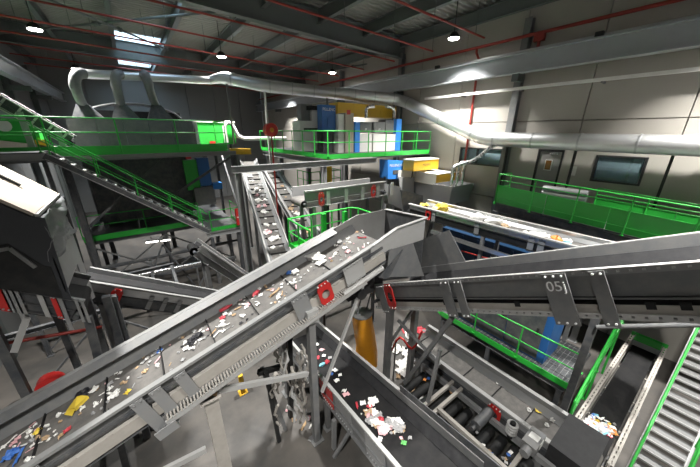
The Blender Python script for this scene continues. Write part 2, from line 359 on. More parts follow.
o = thing('office_desk', (XW+1.3, 2.7, 5), 'white desk under the control room window', 'desk'); m = MB(); m.box((XW+.9, 1.4, 5.7), (XW+1.75, 4.2, 5.74)); m.build('desk_top', 'white_paint', o)
for y in (1.45, 4.15):
    m = MB(); m.box((XW+.95, y-.03, 5), (XW+1.7, y+.03, 5.7)); m.build('leg', 'steel', o)
o = thing('office_shelf', (XW+3.4, 3.3, 5), 'dark shelf unit against the back of the control room', 'shelf'); m = MB(); m.box((XW+3.1, 3.0, 5.02), (XW+3.55, 5.2, 7.3)); m.build('carcass', 'steel_dark', o)
for i in range(4): m = MB(); m.box((XW+3.05, 3.05, 5.4+.48*i), (XW+3.1, 5.15, 5.75+.48*i)); m.build('shelf_front', 'steel_light' if i % 2 else 'blue', o)
o = thing('whiteboard', (XW+3.55, 1.9, 6.2), 'white board on the back wall of the control room', 'board'); m = MB(); m.box((XW+3.54, 1.2, 6.2), (XW+3.59, 2.6, 7.3)); m.build('board', 'white_paint', o); m = MB(); m.box((XW+3.52, 1.2, 6.16), (XW+3.6, 2.6, 6.2)); m.build('tray', 'steel', o)
do = wall_root('door_1', (XW, 5.27, 5.1))
m = MB(); m.box((XW-.02, 4.75, 5.1), (XW+.14, 4.83, 7.7)); m.box((XW-.02, 5.72, 5.1), (XW+.14, 5.8, 7.7)); m.box((XW-.02, 4.83, 7.6), (XW+.14, 5.72, 7.7)); m.build('door_frame', 'near_black', do)
lf = MB(); lf.box((XW+.03, 4.84, 5.12), (XW+.09, 5.71, 7.59)); lf = lf.build('door_leaf', 'door_paint', do)
m = MB(); m.box((XW+.0, 5.16, 6.8), (XW+.032, 5.39, 7.22)); m.build('door_window', 'amber_glass', lf); m = MB()
m.box((XW+.0, 5.13, 6.77), (XW+.031, 5.16, 7.25)); m.box((XW+.0, 5.39, 6.77), (XW+.031, 5.42, 7.25)); m.box((XW+.0, 5.16, 6.77), (XW+.031, 5.39, 6.8)); m.box((XW+.0, 5.16, 7.22), (XW+.031, 5.39, 7.25)); m.build('glazing_frame', 'white_paint', lf)
m = MB(); m.tube([(XW-.06, 5.62, 6.1), (XW-.06, 5.5, 6.1)], .015, 6); m.tube([(XW+.03, 5.62, 6.1), (XW-.06, 5.62, 6.1)], .015, 6); m.build('door_handle', 'stainless', lf)
m = MB(); m.box((XW-.06, 4.95, 7.5), (XW+.03, 5.3, 7.57)); m.build('door_closer', 'stainless', do)
m = MB(); m.box((XW-.02, 4.15, 6.65), (XW, 4.36, 7.05)); tag(m.build('wall_notice', 'paper_note', loc=(XW, 4.25, 6.65)), 'small white notice on the wall between door and control room window', 'notice')
# ------------------------------------------------------------------ extraction duct
RD = .33
def wzd(y): return 5.13+.052*(y-4.4)   # top of the walkway deck below
def duct_piece(o, pts, r=RD, name='duct_section', m='duct_steel'):
    b = MB(); b.tube(pts, r, 20, False); return b.build(name, m, o)
def ring(o, p, d, r=RD):
    p = Vector(p); d = Vector(d).normalized(); b = MB(); b.tube([p-d*.03, p+d*.03], r+.02, 20, True, False); b.build('joint_ring', 'galvanised', o)
du = thing('extraction_duct', (4.8, 20, 11), 'large silver spiral extraction duct running from the hoods along the concrete wall', 'duct')
def bez(a, b, c, n=6): a, b, c = map(Vector, (a, b, c)); return [(a*(1-t)**2 + b*2*t*(1-t) + c*t*t) for t in [i/n for i in range(n+1)]]
A = [aty(86, 74, 20), aty(150, 77, 20), aty(210, 80.5, 20)]
K1 = aty(226, 78, 19.2); K2 = Vector((14.65, 14.2, 10.38)); K3 = atx(484, 137.5, 14.65); K4 = Vector((14.65, .6, 8.03))
K3.z = 8.1
segs = [(A[0], A[0].lerp(A[1], .5)), (A[0].lerp(A[1], .5), A[1]), (A[1], A[2])]
for p, q in segs: duct_piece(du, [p, q], .21); ring(du, q, q-p, .21)
KA = aty(264, 86, 17.6); e0 = K1.lerp(KA, .2); duct_piece(du, bez(A[2], K1+Vector((-.1, .6, .15)), e0, 6), [.21, .24, .27, .31, .34, .34, .33], 'elbow'); ring(du, e0, KA-K1)
KA = aty(264, 86, 17.6); KA2 = KA.lerp(K2, .04); duct_piece(du, [e0, K1.lerp(KA, .75)] + bez(K1.lerp(KA, .75), KA, KA2, 4)[1:]); ring(du, KA2, K2-KA)
n = 6; prev = e0 = KA2; last = KA.lerp(K2, .93)
for i in range(1, n+1):
    q = e0.lerp(last, i/n); duct_piece(du, [prev, q]); ring(du, q, q-prev); prev = q
d2 = (K3-K2)
e1 = K2 + d2*.12; duct_piece(du, bez(last, K2, e1, 5), RD, 'elbow'); ring(du, e1, d2)
e2 = K2 + d2*.55; duct_piece(du, [e1, e2]); ring(du, e2, d2)
e3 = K2 + d2*.9; duct_piece(du, [e2, e3]); ring(du, e3, d2)
e4 = K3 + (K4-K3)*.08; duct_piece(du, bez(e3, K3, e4, 5), RD, 'elbow'); ring(du, e4, K4-K3)
prev = e4
for i in range(1, 5):
    q = e4.lerp(K4, i/4); duct_piece(du, [prev, q]); ring(du, q, q-prev); prev = q
duct_piece(du, [K4, K4+Vector((0, -.5, .05)), K4+Vector((-.1, -1.1, .4)), K4+Vector((-.2, -2.5, .6)), K4+Vector((-.2, -7, .6))], .36, 'flexible_section')
for (x, yt, xb, yb, Y, zb) in ((222, 84, 226, 121, 19.4, 7.6), (263, 92, 270, 160, None, 6.3), (326, 98, 326, 158, None, 7.3), (397, 106, 394, 158, None, 7.3)):
    pt = K1 if x == 222 else min([KA.lerp(K2, i_/200) for i_ in range(190)], key=lambda P_: abs(projx(P_)-x)); m = MB(); m.bar((pt.x, pt.y, pt.z-RD+.02), (pt.x, pt.y, zb), .1, .1, (0, 1, 0)); m.build('duct_post', 'white_paint' if x == 263 else 'steel', du)
for (px, top) in ((505, 1), (575, 1), (676, 1)):
    p = atx(px, 145, 14.65); m = MB(); m.bar((14.95, p.y, 8.1), (14.95, p.y, wzd(p.y)), .08, .08, (0, 1, 0)); m.build('duct_post', 'near_black', du)
# branches down to the hoods and the hoods
HX = [-.62, .3, 1.35]
HB = [aty(83, 105, 20.35), aty(121, 105, 20.35), aty(156, 106, 20.35)]
starts = [A[0], aty(122, 75.5, 20), aty(147, 77, 20)]
for k in range(3):
    s0 = starts[k]; b = HB[k]; side = aty([75, 116, 148][k], [86, 86, 82][k], 19.7)
    pts = bez(s0, aty([73, 114, 141][k], [70, 70, 70][k], 19.6), side, 6) + bez(side, side+Vector((.0, .1, -.5)), b, 4)[1:]
    duct_piece(du, pts, [.2]+[.23]*3+[.22]*3+[.2]*4, 'branch_pipe', 'steel')
    hb = b; zt = b.z+.02; m = MB(); z0 = 9.0; w0 = .24; cx = b.x+.1; 
    m.hexa([(cx-.62, 19.95, z0), (cx+.62, 19.95, z0), (cx+.62, 21.2, z0), (cx-.62, 21.2, z0), (b.x-w0, 20.1, zt), (b.x+w0, 20.1, zt), (b.x+w0, 20.6, zt), (b.x-w0, 20.6, zt)]); m.build('hood', 'steel_dark', du)
# hooded machine on the upper deck
mc = thing('hooded_separator', (.4, 21.5, 7.62), 'long grey enclosed separator under three extraction hoods on the green platform', 'machine')
for i in range(5):
    a = -2.3+1.1*i; m = MB(); m.box((a+.01, 19.9, 7.65), (a+1.09, 23.2, 8.98)); m.build('side_panel', 'steel', mc)
m = MB(); m.box((-2.32, 19.86, 8.2), (3.22, 19.9, 8.28)); m.box((-2.32, 19.86, 7.63), (3.22, 19.9, 7.75)); m.build('rail', 'steel', mc)
m = MB(); pts = [(-1.9+4.8*i/16, 22.0, 9.2+.75*math.sin(math.pi*i/16)**.6) for i in range(17)]
for a, b in zip(pts[:-1], pts[1:]): m.hexa([(a[0], 21.7, a[2]-.06), (b[0], 21.7, b[2]-.06), (b[0], 23.1, b[2]-.06), (a[0], 23.1, a[2]-.06), (a[0], 21.7, a[2]), (b[0], 21.7, b[2]), (b[0], 23.1, b[2]), (a[0], 23.1, a[2])])
m.build('arched_cover', 'galvanised', mc)
m = MB(); m.box((-1.9, 22.2, 8.98), (2.9, 23.0, 9.5)); m.build('drum', 'near_black', mc)
m = MB(); m.box((3.25, 19.95, 7.65), (3.42, 22, 8.95)); m.build('end_panel', 'white_paint', mc)
# ================================================================== PLATFORMS, RAILINGS, STAIRS
Z = Vector((0, 0, 1))
def railing(o, pts, h=1.15, sp=1.5, toe=.15, m='green', r=.024, posts=True, mid=(.55,), drop=.0, toez=0.):
    pts = [Vector(p) for p in pts]
    b = MB(); b.tube([p+Z*h for p in pts], r, 8); b.build('top_rail', m, o)
    for k in mid: b = MB(); b.tube([p+Z*h*k for p in pts], r*.8, 8); b.build('mid_rail', m, o)
    for a, c in zip(pts[:-1], pts[1:]):
        if toe: b = MB(); b.bar(a+Z*(toez+toe/2), c+Z*(toez+toe/2), .02, toe); b.build('toe_board', m, o)
    if posts:
        done = []
        for a, c in zip(pts[:-1], pts[1:]):
            n = max(1, round((c-a).length/sp))
            for i in range(n+1):
                p = a.lerp(c, i/n)
                if any((p-q).length < .2 for q in done): continue
                done.append(p); b = MB(); b.tube([p-Z*drop, p+Z*h], r, 8)
                b.box((p.x-.05, p.y-.05, p.z-drop), (p.x+.05, p.y+.05, p.z-drop+.03)); b.build('rail_post', m, o)
def deck(o, x0, x1, y0, y1, z, m='grating', th=.06, name='deck_plate', nx=1, ny=1):
    for i in range(nx):
        for j in range(ny):
            b = MB(); a0 = x0+(x1-x0)*i/nx; a1 = x0+(x1-x0)*(i+1)/nx; c0 = y0+(y1-y0)*j/ny; c1 = y0+(y1-y0)*(j+1)/ny
            b.box((a0+.008, c0+.008, z-th), (a1-.008, c1-.008, z)); b.build(name, m, o)
def beam(o, p, q, w=.2, h=.24, m='steel_dark', name='beam'):
    b = MB(); b.ibeam(p, q, w, h, .015, .02); return b.build(name, m, o)
def col_(o, x, y, z1, w=.2, m='steel_dark', z0=0, name='support_column'):
    b = MB(); b.ibeam((x, y, z0), (x, y, z1), w, w, .02, .02, (1, 0, 0)); b.box((x-w*.8, y-w*.8, z0), (x+w*.8, y+w*.8, z0+.03)); return b.build(name, m, o)
def tie(o, p, q, w=.09, h=.09, m='steel_dark', name='brace'):
    b = MB(); b.bar(p, q, w, h); return b.build(name, m, o)

# upper green platform with the separator
up = thing('upper_platform', (0, 20.5, 7.6), 'green railed upper platform carrying the hooded separator', 'platform')
deck(up, -5.2, 4.4, 17.85, 24.5, 7.6, nx=4, ny=3)
railing(up, [(-5.2, 17.8, 7.6), (4.4, 17.8, 7.6), (4.4, 20.2, 7.6)], 1.34, 2.4, .40, toez=-.25, drop=.2, r=.032)
for x in (-5, -2.3, .5, 4.3): beam(up, (x, 17.9, 7.42), (x, 24.4, 7.42), .18, .24)
beam(up, (-5.2, 17.9, 7.22), (4.9, 17.9, 7.22), .2, .22, 'steel_mid', 'edge_beam'); beam(up, (-5.2, 24.4, 7.22), (4.4, 24.4, 7.22))
for x, y in ((-2.55, 17.95), (4.75, 17.95), (-2.4, 24.2), (1.2, 24.2), (4.3, 24.2)): col_(up, x, y, 7.12, .26)
tie(up, (1.5, 18, 5.2), (4.6, 18, 7.0), .12, .12); tie(up, (-2.4, 18.2, 4.0), (1.2, 18.2, 7.0), .12, .12)
tie(up, (4.75, 18.0, 3.2), (4.75, 21, 7.1), .1, .1)
# bright green machine and ducts on the platform end
gm = thing('green_cabinet', (3.6, 21.6, 7.62), 'bright green cabinet with rounded pipes at the end of the upper platform', 'cabinet')
m = MB(); m.box((3.5, 21.2, 7.6), (5.9, 22.4, 8.95)); m.build('body', 'green', gm); m = MB(); m.box((3.45, 21.15, 8.95), (5.95, 22.45, 9.05)); m.build('lid', 'white_paint', gm)
m = MB(); m.tube([(5.2, 20.9, 7.7), (5.2, 20.9, 8.7), (5.35, 20.9, 8.95), (5.6, 20.9, 8.95), (5.75, 20.9, 8.7), (6.0, 20.9, 8.1), (6.4, 20.9, 7.95), (9.5, 20.9, 7.95)], .13, 12); m.build('pipe', 'white_paint', gm)
m = MB(); m.box((4.2, 21.1, 7.66), (4.55, 21.19, 7.8)); m.build('red_tag', 'red', gm)
for x in (4.62, 5.7): col_(gm, x, 22, 7.6, .15, 'steel_dark')
# lower platform and landing
lp = thing('lower_platform', (0, 20, 3.2), 'green edged lower platform beneath the upper one', 'platform')
deck(lp, -2.9, 4.2, 18.9, 23.5, 3.2, 'steel_dark', nx=3, ny=2); deck(lp, 2.55, 4.25, 16.5, 18.88, 3.15, 'galvanised', nx=2, ny=2)
railing(lp, [(-2.9, 18.85, 3.2), (2.5, 18.85, 3.2)], 1.15, 2.7, .3, 'green', toez=-.2)
railing(lp, [(2.7, 16.5, 3.15), (4.3, 16.5, 3.15), (4.3, 18.6, 3.15)], 1.15, 1.6, .2, 'green')
beam(lp, (-2.9, 18.95, 2.95), (4.2, 18.95, 2.95), .2, .28, 'steel_dark'); beam(lp, (2.4, 16.55, 2.95), (4.3, 16.55, 2.95), .16, .25, 'steel_mid', 'edge_beam'); beam(lp, (-2.9, 23.4, 2.95), (4.2, 23.4, 2.95))
for x, y in ((-2.8, 19), (.6, 19), (4.1, 19), (4.1, 16.6), (-2.8, 23.3), (.6, 23.3), (4.1, 23.3)): col_(lp, x, y, 2.82, .2)
for a, b in (((-2.8, 19, .3), (.6, 19, 2.7)), ((.6, 19, .3), (-2.8, 19, 2.7)), ((.6, 19, 2.7), (4.1, 19, .3)), ((4.1, 19, 2.7), (.6, 19, .3))): tie(lp, a, b, .08, .08, 'steel')
tie(lp, (-2.8, 19, 1.4), (4.1, 19, 1.4), .12, .16, 'steel_dark')
pb = thing('fire_extinguisher_cabinet', (4.35, 16.3, 3.3), 'red box mounted on the post beside the lower landing', 'box')
m = MB(); m.box((4.02, 16.3, 3.3), (4.34, 16.48, 4.25)); m.build('box_body', 'red', pb); m = MB(); m.box((4.06, 16.28, 3.75), (4.3, 16.3, 3.8)); m.build('box_label', 'white_paint', pb)
# staircase down from the upper platform
def stair(name, label, p0, p1, wv, rise, m='steel_mid', tread='galvanised', rails=(0, 1), rail_m='green', strm=.28, tm=.26):
    p0 = Vector(p0); p1 = Vector(p1); wv = Vector(wv); o = thing(name, (p1.x, p1.y, p1.z), label, 'stairs')
    n = max(2, round(abs(p0.z-p1.z)/rise)); h = Vector((p1.x-p0.x, p1.y-p0.y, 0)).normalized(); wl = wv.length; wn = wv.normalized()
    for k in (0, 1):
        b = MB(); q = wn*(wl*k)
        b.bar(p0+q-Z*.05, p1+q-Z*.05, .05, strm); b.build('stringer', m, o); b = MB(); b.bar(p0+q-Z*.05+(Z*strm*.5), p1+q-Z*.05+(Z*strm*.5), .09, .02); b.bar(p0+q-Z*.05-(Z*strm*.5), p1+q-Z*.05-(Z*strm*.5), .09, .025); b.build('stringer_flange', 'steel_light', o)
    b = MB(); a = -h*tm/2; c = h*tm/2
    b.prism([a, c, c-Z*.035, a-Z*.035], wn*(wl-.06)); src = None
    for i in range(1, n):
        c0 = p0.lerp(p1, i/n)+wn*.03
        if src is None:
            src = b.build('tread', tread, o, loc=(0, 0, 0)); src.location = c0-Vector(o['_w']); src['_w'] = list(c0)
            b2 = MB(); b2.prism([c, c+h*.018, c+h*.018-Z*.05, c-Z*.05], wn*(wl-.06)); nos = b2.build('nosing', 'steel_light', src, loc=(0, 0, 0)); nos.location = (0, 0, 0)
        else:
            t_ = inst(src, o, c0); n_ = nos.copy(); col.objects.link(n_); n_.parent = t_
    for k in rails:
        q = wn*(wl*k)
        for hh, r in ((1.0, .028), (.55, .02)):
            b = MB(); b.tube([p0+q+Z*hh, p1+q+Z*hh], r, 8); b.build('handrail', rail_m, o)
        for i in range(5):
            c0 = p0.lerp(p1, (i+.15)/4.4)+q; b = MB(); b.tube([c0, c0+Z*1.0], .024, 8); b.build('rail_post', rail_m, o)
    return o
stair('access_stairs', 'grey steel stairs with green handrails leading down from the upper platform', (-2.85, 16.55, 7.52), (2.6, 16.55, 3.15), (0, 1.0, 0), .24, 'steel_dark', 'white_paint')
tt = thing('stair_head_landing', (-3.9, 17.2, 7.6), 'small landing plate where the stairs meet the upper platform', 'platform'); deck(tt, -5.2, -2.85, 16.5, 17.78, 7.6); beam(tt, (-5.2, 16.55, 7.42), (-2.8, 16.55, 7.42), .12, .26, 'steel_mid'); railing(tt, [(-5.2, 16.5, 7.6), (-2.9, 16.5, 7.6)], 1.15, 2.3, 0)
for x in (-5.1, -3.0): col_(tt, x, 17.1, 7.54, .14)
# LED tubes under the lower deck
for k, (a, b, z) in enumerate((((146, 242.5), (158, 241), 2.6), ((161, 241), (170, 239.5), 2.6))):
    p = atz(*a, z); q = atz(*b, z); o = thing('tube_lamp', p, ['first short lit tube lamp under the lower platform', 'second short lit tube lamp beside the first under the platform'][k], 'lamp')
    mb = MB(); mb.tube([p, q], .05, 8); mb.build('tube', 'tube_glow', o); mb = MB(); mb.bar(p+Z*.07, q+Z*.07, .1, .05); mb.build('lamp_body', 'steel', o)
    mb = MB(); mb.bar((p+q)/2+Z*.08, Vector(((p.x+q.x)/2, (p.y+q.y)/2, 2.9)), .03, .03); mb.build('lamp_bracket', 'steel', o)
p = atz(120, 279, 1.6); q = atz(205, 262, 1.6); o = thing('steel_pipe', p, 'thick shiny steel pipe running level below the lower platform', 'pipe')
mb = MB(); mb.tube([p, q], .11, 16); mb.build('pipe_run', 'stainless', o)
for c in (p.lerp(q, .12), p.lerp(q, .88)): mb = MB(); mb.bar((c.x, c.y, 0), (c.x, c.y, 1.52), .08, .08, (0, 1, 0)); mb.build('pipe_stand', 'steel_dark', o)
# right green walkway along the wall, falling gently towards the near end
wk = thing('wall_walkway', (14.4, 3, 5.1), 'long green walkway with solid kick panels along the concrete wall', 'walkway')
def wz(y): return 5.14+.052*(y-4.4)
def slab(o, x0, x1, y0, y1, z0, z1, name, m):
    b = MB(); b.hexa([(x0, y0, wz(y0)+z0), (x1, y0, wz(y0)+z0), (x1, y1, wz(y1)+z0), (x0, y1, wz(y1)+z0), (x0, y0, wz(y0)+z1), (x1, y0, wz(y0)+z1), (x1, y1, wz(y1)+z1), (x0, y1, wz(y1)+z1)]); return b.build(name, m, o)
for i in range(6): slab(wk, 13.57, 15.3, -6+12.5*i/6+.01, -6+12.5*(i+1)/6-.01, -.06, 0, 'deck_plate', 'steel_dark')
railing(wk, [(13.5, -6, wz(-6)), (13.5, 6.5, wz(6.5))], 1.36, 1.55, 0, 'green', r=.024, mid=(.8,), drop=.06)
for i in range(6): slab(wk, 13.53, 13.56, -6+12.5*i/6+.01, -6+12.5*(i+1)/6-.01, .02, .84, 'kick_panel', 'green')
b = MB(); b.bar((13.5, -6, wz(-6)+.25), (13.5, 6.5, wz(6.5)+.25), .03, .025); b.build('lower_rail', 'green', wk)
railing(wk, [(14.75, -6, wz(-6)), (14.75, 3.1, wz(3.1))], 1.25, 1.55, 0, 'green', r=.022, mid=(.8,))
for i in range(4): slab(wk, 14.78, 14.8, -6+9.1*i/4+.01, -6+9.1*(i+1)/4-.01, .04, .9, 'kick_panel', 'green')
railing(wk, [(13.5, 6.5, wz(6.5)), (14.7, 6.5, wz(6.5))], 1.3, 1.2, .6, 'green')
for x in (13.62, 15.2): beam(wk, (x, -6, wz(-6)-.25), (x, 6.5, wz(6.5)-.25), .2, .36, 'steel_dark')
for y in (-5.5, -1.8, 2.2, 6.3): col_(wk, 13.62, y, wz(y)-.43, .2, 'steel')
gc = thing('ribbed_cover', (14.2, 4.0, 5.12), 'pale grey ribbed steel cover standing on the walkway before the door', 'cover')
for i in range(4):
    m = MB(); m.tube([(14.2, 3.25, 5.52+.2*i), (14.2, 4.85, 5.52+.2*i)], .11, 10); m.build('rib', 'galvanised', gc)
m = MB(); m.box((14.2, 3.25, 5.17), (14.26, 4.85, 6.25)); m.build('back_plate', 'steel_light', gc)
# back platform
bp = thing('sorter_platform', (11, 13.5, 7.3), 'green railed platform carrying the blue and yellow sorting machines', 'platform')
deck(bp, 7.4, 14.8, 11.8, 20.5, 7.3, nx=3, ny=3)
railing(bp, [(7.4, 20.5, 7.3), (7.4, 11.7, 7.3), (14.8, 11.7, 7.3), (14.8, 13, 7.3)], 1.15, 1.25, .22, 'green', toez=-.12, r=.028)
beam(bp, (2.9, 11.5, 7.02), (10.3, 11.5, 7.02), .2, .26, 'steel', 'edge_beam'); beam(bp, (10.3, 11.85, 7.16), (14.9, 11.85, 7.16), .12, .12, 'steel', 'edge_beam'); beam(bp, (7.5, 11.6, 7.0), (7.5, 20.4, 7.0), .2, .26, 'steel', 'edge_beam'); beam(bp, (14.8, 11.6, 7.0), (14.8, 20.4, 7.0)); beam(bp, (7.4, 20.3, 7.0), (14.8, 20.3, 7.0))
for x, y in ((7.0, 11.5), (14.7, 12.4), (8.75, 20.3), (14.7, 20.3), (11, 20.3)): col_(bp, x, y, 6.88, .22, 'steel')
col_(bp, 3.1, 11.5, 6.88, .26, 'steel')
# ================================================================== CONVEYORS
def cvframe(p0, p1):
    p0 = Vector(p0); p1 = Vector(p1); d = (p1-p0).normalized(); lat = Z.cross(d).normalized(); n = d.cross(lat)
    return (lambda s, t, h: p0+d*s+lat*t+n*h), (p1-p0).length, d, lat, n
def sbox(b, F, s0, s1, t0, t1, h0, h1):
    return b.hexa([F(s0,t0,h0), F(s1,t0,h0), F(s1,t1,h0), F(s0,t1,h0), F(s0,t0,h1), F(s1,t0,h1), F(s1,t1,h1), F(s0,t1,h1)])
class Conv: pass
def conv(name, label, p0, p1, w, wall=(.35, .35), frame=.34, belt='belt', wm='steel_mid', fm='steel', flm='steel_light', cleat=0, fl=.09, legs=(), group=None, skirt=True, lm='steel', ties=True, legz=0., cleat_h=.05, swall=None, tail=.15, openside=0, flange=True):
    F, L, d, lat, n = cvframe(p0, p1); base = Vector(((p0[0]+p1[0])/2, (p0[1]+p1[1])/2, min(p0[2], p1[2])-.4))
    o = thing(name, base, label, 'conveyor', group); wb = w/2-.07; r = tail
    prof = [(0, 0)] + [(-r*math.sin(a), -r+r*math.cos(a)) for a in [math.pi*i/8 for i in range(1, 8)]] + [(0, -2*r), (L, -2*r)] + [(L+r*math.sin(a), -r-r*math.cos(a)) for a in [math.pi*i/8 for i in range(1, 8)]] + [(L, 0)]
    b = MB(); b.prism([F(s, -wb, h) for s, h in prof], lat*(2*wb)); b.build('belt', belt, o)
    if cleat:
        k = int(L/cleat); b = MB(); sbox(b, lambda s, t, h: d*s+lat*t+n*h, -.012, .012, -wb+.04, wb-.04, 0, cleat_h); src = None
        for i in range(k):
            if src is None: src = b.build('cleat', 'belt_dark', o, loc=(0, 0, 0)); src.location = F(.2, 0, 0)-base
            else: inst(src, o, F(.2+i*cleat, 0, 0))
    sw = swall or (0, L)
    for sg, hw in ((1, wall[0]), (-1, wall[1])):
        T = sg*w/2
        if hw > 0:
            b = MB(); sbox(b, F, sw[0], sw[1], T, T+sg*.014, -.02, hw); b.build('side_wall', wm, o)
            b = MB()
            if flange: sbox(b, F, sw[0], sw[1], T, T+sg*fl, hw, hw+.014)
            else: perforated(b, F, sw[0], sw[1], (min(T, T+sg*fl), max(T, T+sg*fl), hw, hw+.014), 't', T+sg*fl/2-.014, T+sg*fl/2+.014, .19, .11)
            sbox(b, F, sw[0], sw[1], T+sg*(fl-.012), T+sg*fl, hw-.04, hw); b.build('wall_flange', flm, o)
        if skirt:
            b = MB(); b.prism([F(0, T-sg*.005, hw*.55), F(0, T-sg*.02, hw*.55), F(0, T-sg*.16, .015), F(0, T-sg*.145, .012)], d*L); b.build('skirt', 'rubber' if belt == 'belt_dark' else wm, o)
        b = MB()
        if sg != openside: sbox(b, F, .05, L-.05, T-sg*.01, T+sg*.01, -frame, -.02)
        else: sbox(b, F, .05, L-.05, T-sg*.01, T+sg*.01, -frame, -frame+.06)
        sbox(b, F, .05, L-.05, T+sg*.01, T+sg*.09, -frame, -frame+.016); sbox(b, F, .05, L-.05, T+sg*.01, T+sg*.07, -.05, -.034); b.build('side_frame', fm, o)
    for s in (0, L):
        b = MB(); b.tube([F(s, -w/2-.12, -r), F(s, w/2+.12, -r)], .05, 10); b.tube([F(s, -wb, -r), F(s, wb, -r)], r-.01, 14); b.build('pulley', 'steel_dark', o)
    if ties:
        k = max(1, int(L/1.6)); src = None; b = MB(); sbox(b, lambda s, t, h: d*s+lat*t+n*h, -.03, .03, -w/2, w/2, -.03, .03)
        for i in range(k+1):
            c = F(.3+(L-.6)*i/k, 0, -frame-.02)
            if src is None: src = b.build('cross_tie', fm, o, loc=(0, 0, 0)); src.location = c-base
            else: inst(src, o, c)
    for s in legs:
        pr = []
        for t in (-w/2-.02, w/2+.02):
            p = F(s, t, -frame); b = MB(); b.bar((p.x, p.y, legz), p, .13, .13, (0, 1, 0)); b.box((p.x-.13, p.y-.13, legz), (p.x+.13, p.y+.13, legz+.02)); b.build('support_leg', lm, o); pr.append(p)
        a, c = pr
        if a.z > 1.6+legz: tie(o, (a.x, a.y, legz+.4), (c.x, c.y, a.z-.3), .06, .06, lm)
    c = Conv(); c.o = o; c.F = F; c.L = L; c.d = d; c.lat = lat; c.n = n; c.w = w; c.p0 = Vector(p0)
    c.s_of = lambda P: (Vector(P)-Vector(p0)).dot(d)
    def onbelt(x, y, h=0.):
        rr = ray(x, y); P0 = Vector(p0)+n*h; return CAM+rr*((P0-CAM).dot(n)/rr.dot(n))
    c.on = onbelt
    return c
def bplate(c, s0, s1, h0, h1, t, m='steel_mid', name='bracket_plate', hole=False, skew=0., bolts=True, th=.02, parent=None, boltm=None):
    F = c.F; sg = 1 if t > 0 else -1; o = parent or c.o; b = MB()
    co = [(s0, h0), (s1, h0), (s1+skew, h1), (s0+skew, h1)]
    if hole:
        cs, ch = (s0+s1+skew)/2, (h0+h1)/2-.02; ra, rb = (s1-s0)*.3, (h1-h0)*.2
        ring_i = [(cs+ra*math.cos(2*math.pi*i/12), ch+rb*math.sin(2*math.pi*i/12)) for i in range(12)]
        out = []
        for i in range(12):
            a = 2*math.pi*i/12; x, y = math.cos(a), math.sin(a); k = 1/max(abs(x), abs(y)); u, v = x*k, y*k
            ss = (s0+s1)/2+u*(s1-s0)/2; hh = (h0+h1)/2+v*(h1-h0)/2; out.append((ss+skew*(hh-h0)/(h1-h0), hh))
        for i in range(12):
            j = (i+1) % 12
            q = [out[i], out[j], ring_i[j], ring_i[i]]
            b.prism([F(s, t, h) for s, h in q], c.lat*sg*th)
    else: b.prism([F(s, t, h) for s, h in co], c.lat*sg*th)
    o2 = b.build(name, m, o)
    if bolts:
        bb = MB(); nb = max(2, int((s1-s0)/.09))
        for k in range(nb):
            u = (k+.5)/nb
            for hh in (h0+.04, h1-.04):
                ss = s0+(s1-s0)*u+skew*(hh-h0)/(h1-h0); p = F(ss, t, hh); bb.tube([p, p+c.lat*sg*(th+.022)], .017, 6, True, False)
        bb.build('bolt_row', boltm or 'galvanised', o2)['kind'] = 'stuff'
    return o2
# ---- the wide main belt rising across the foreground
a = R(16.13); YM = 6.085
def mz(X): return 3.827+math.tan(a)*X
MC = conv('main_conveyor', 'wide grey conveyor rising across the foreground, strewn with mixed waste', (-4.6, YM, mz(-4.6)), (5.3, YM, mz(5.3)), 1.69, (.42, .42), .30, 'belt', 'steel', 'steel_dark', 'steel_rim', cleat=1.05, fl=.12, legs=(), swall=(0, 9.7), cleat_h=.04, tail=.1)
F = MC.F; o = MC.o
def msx(px, py, Y=5.15): return MC.s_of(aty(px, py, Y))
m = MB(); sbox(m, F, 0, 10.0, -.93, -.87, .14, .2); m.build('mid_rail', 'steel_dark', o)
m = MB(); sbox(m, F, 0, 10.0, -.95, -.93, -.22, .03); sbox(m, F, 0, 10.0, -.93, -.86, .01, .03); sbox(m, F, 0, 10.0, -.93, -.86, -.22, -.20); m.build('lower_channel', 'steel_beige', o)
m = MB(); sbox(m, F, 0, 10.0, .91, .93, -.30, -.10); sbox(m, F, 0, 10.0, .86, .91, -.12, -.10); m.build('lower_channel', 'steel_mid', o)
m = MB(); m.prism([F(0, .86, .435), F(0, .64, .36), F(0, .64, .345), F(0, .86, .42)], MC.d*9.6); m.build('cap_strip', 'steel', o)
# slotted cable tray hung under the near channel
ct = MB(); sbox(ct, F, 4.2, 9.1, -1.16, -1.14, -.36, -.24); sbox(ct, F, 4.2, 9.1, -.94, -.92, -.36, -.24); sbox(ct, F, 4.2, 9.1, -1.16, -.92, -.365, -.355); ct = ct.build('cable_tray', 'steel_light', o)
m = MB(); sbox(m, lambda s, t, h: MC.d*s+MC.lat*t+MC.n*h, -.014, .014, -.13, .13, -.02, .0); src = m.build('tray_rung', 'steel_beige', ct, loc=(0, 0, 0)); src.location = F(4.25, -1.04, -.24)-Vector(o['_w'])
src['_w'] = list(F(4.25, -1.04, -.24))
for i in range(1, 80): inst(src, ct, F(4.25+i*.061, -1.04, -.24))
for px, py, wd, m_, h0, h1 in ((300, 302, .40, 'steel_mid', -.35, .38), (180, 374, .2, 'steel_mid', -.36, .38), (156, 390, .2, 'steel_mid', -.5, .38), (138, 402, .2, 'steel_mid', -.5, .38), (352, 266, .62, 'steel_light', -.22, .34), (30, 470, .25, 'steel_mid', -.4, .38)):
    s = msx(px, py); bplate(MC, s-wd/2, s+wd/2, h0, h1, -.98, m_)
s = msx(321, 283); bplate(MC, s-.19, s+.19, -.30, .36, -1.0, 'red', 'guard_plate', hole=True, boltm='white_paint')
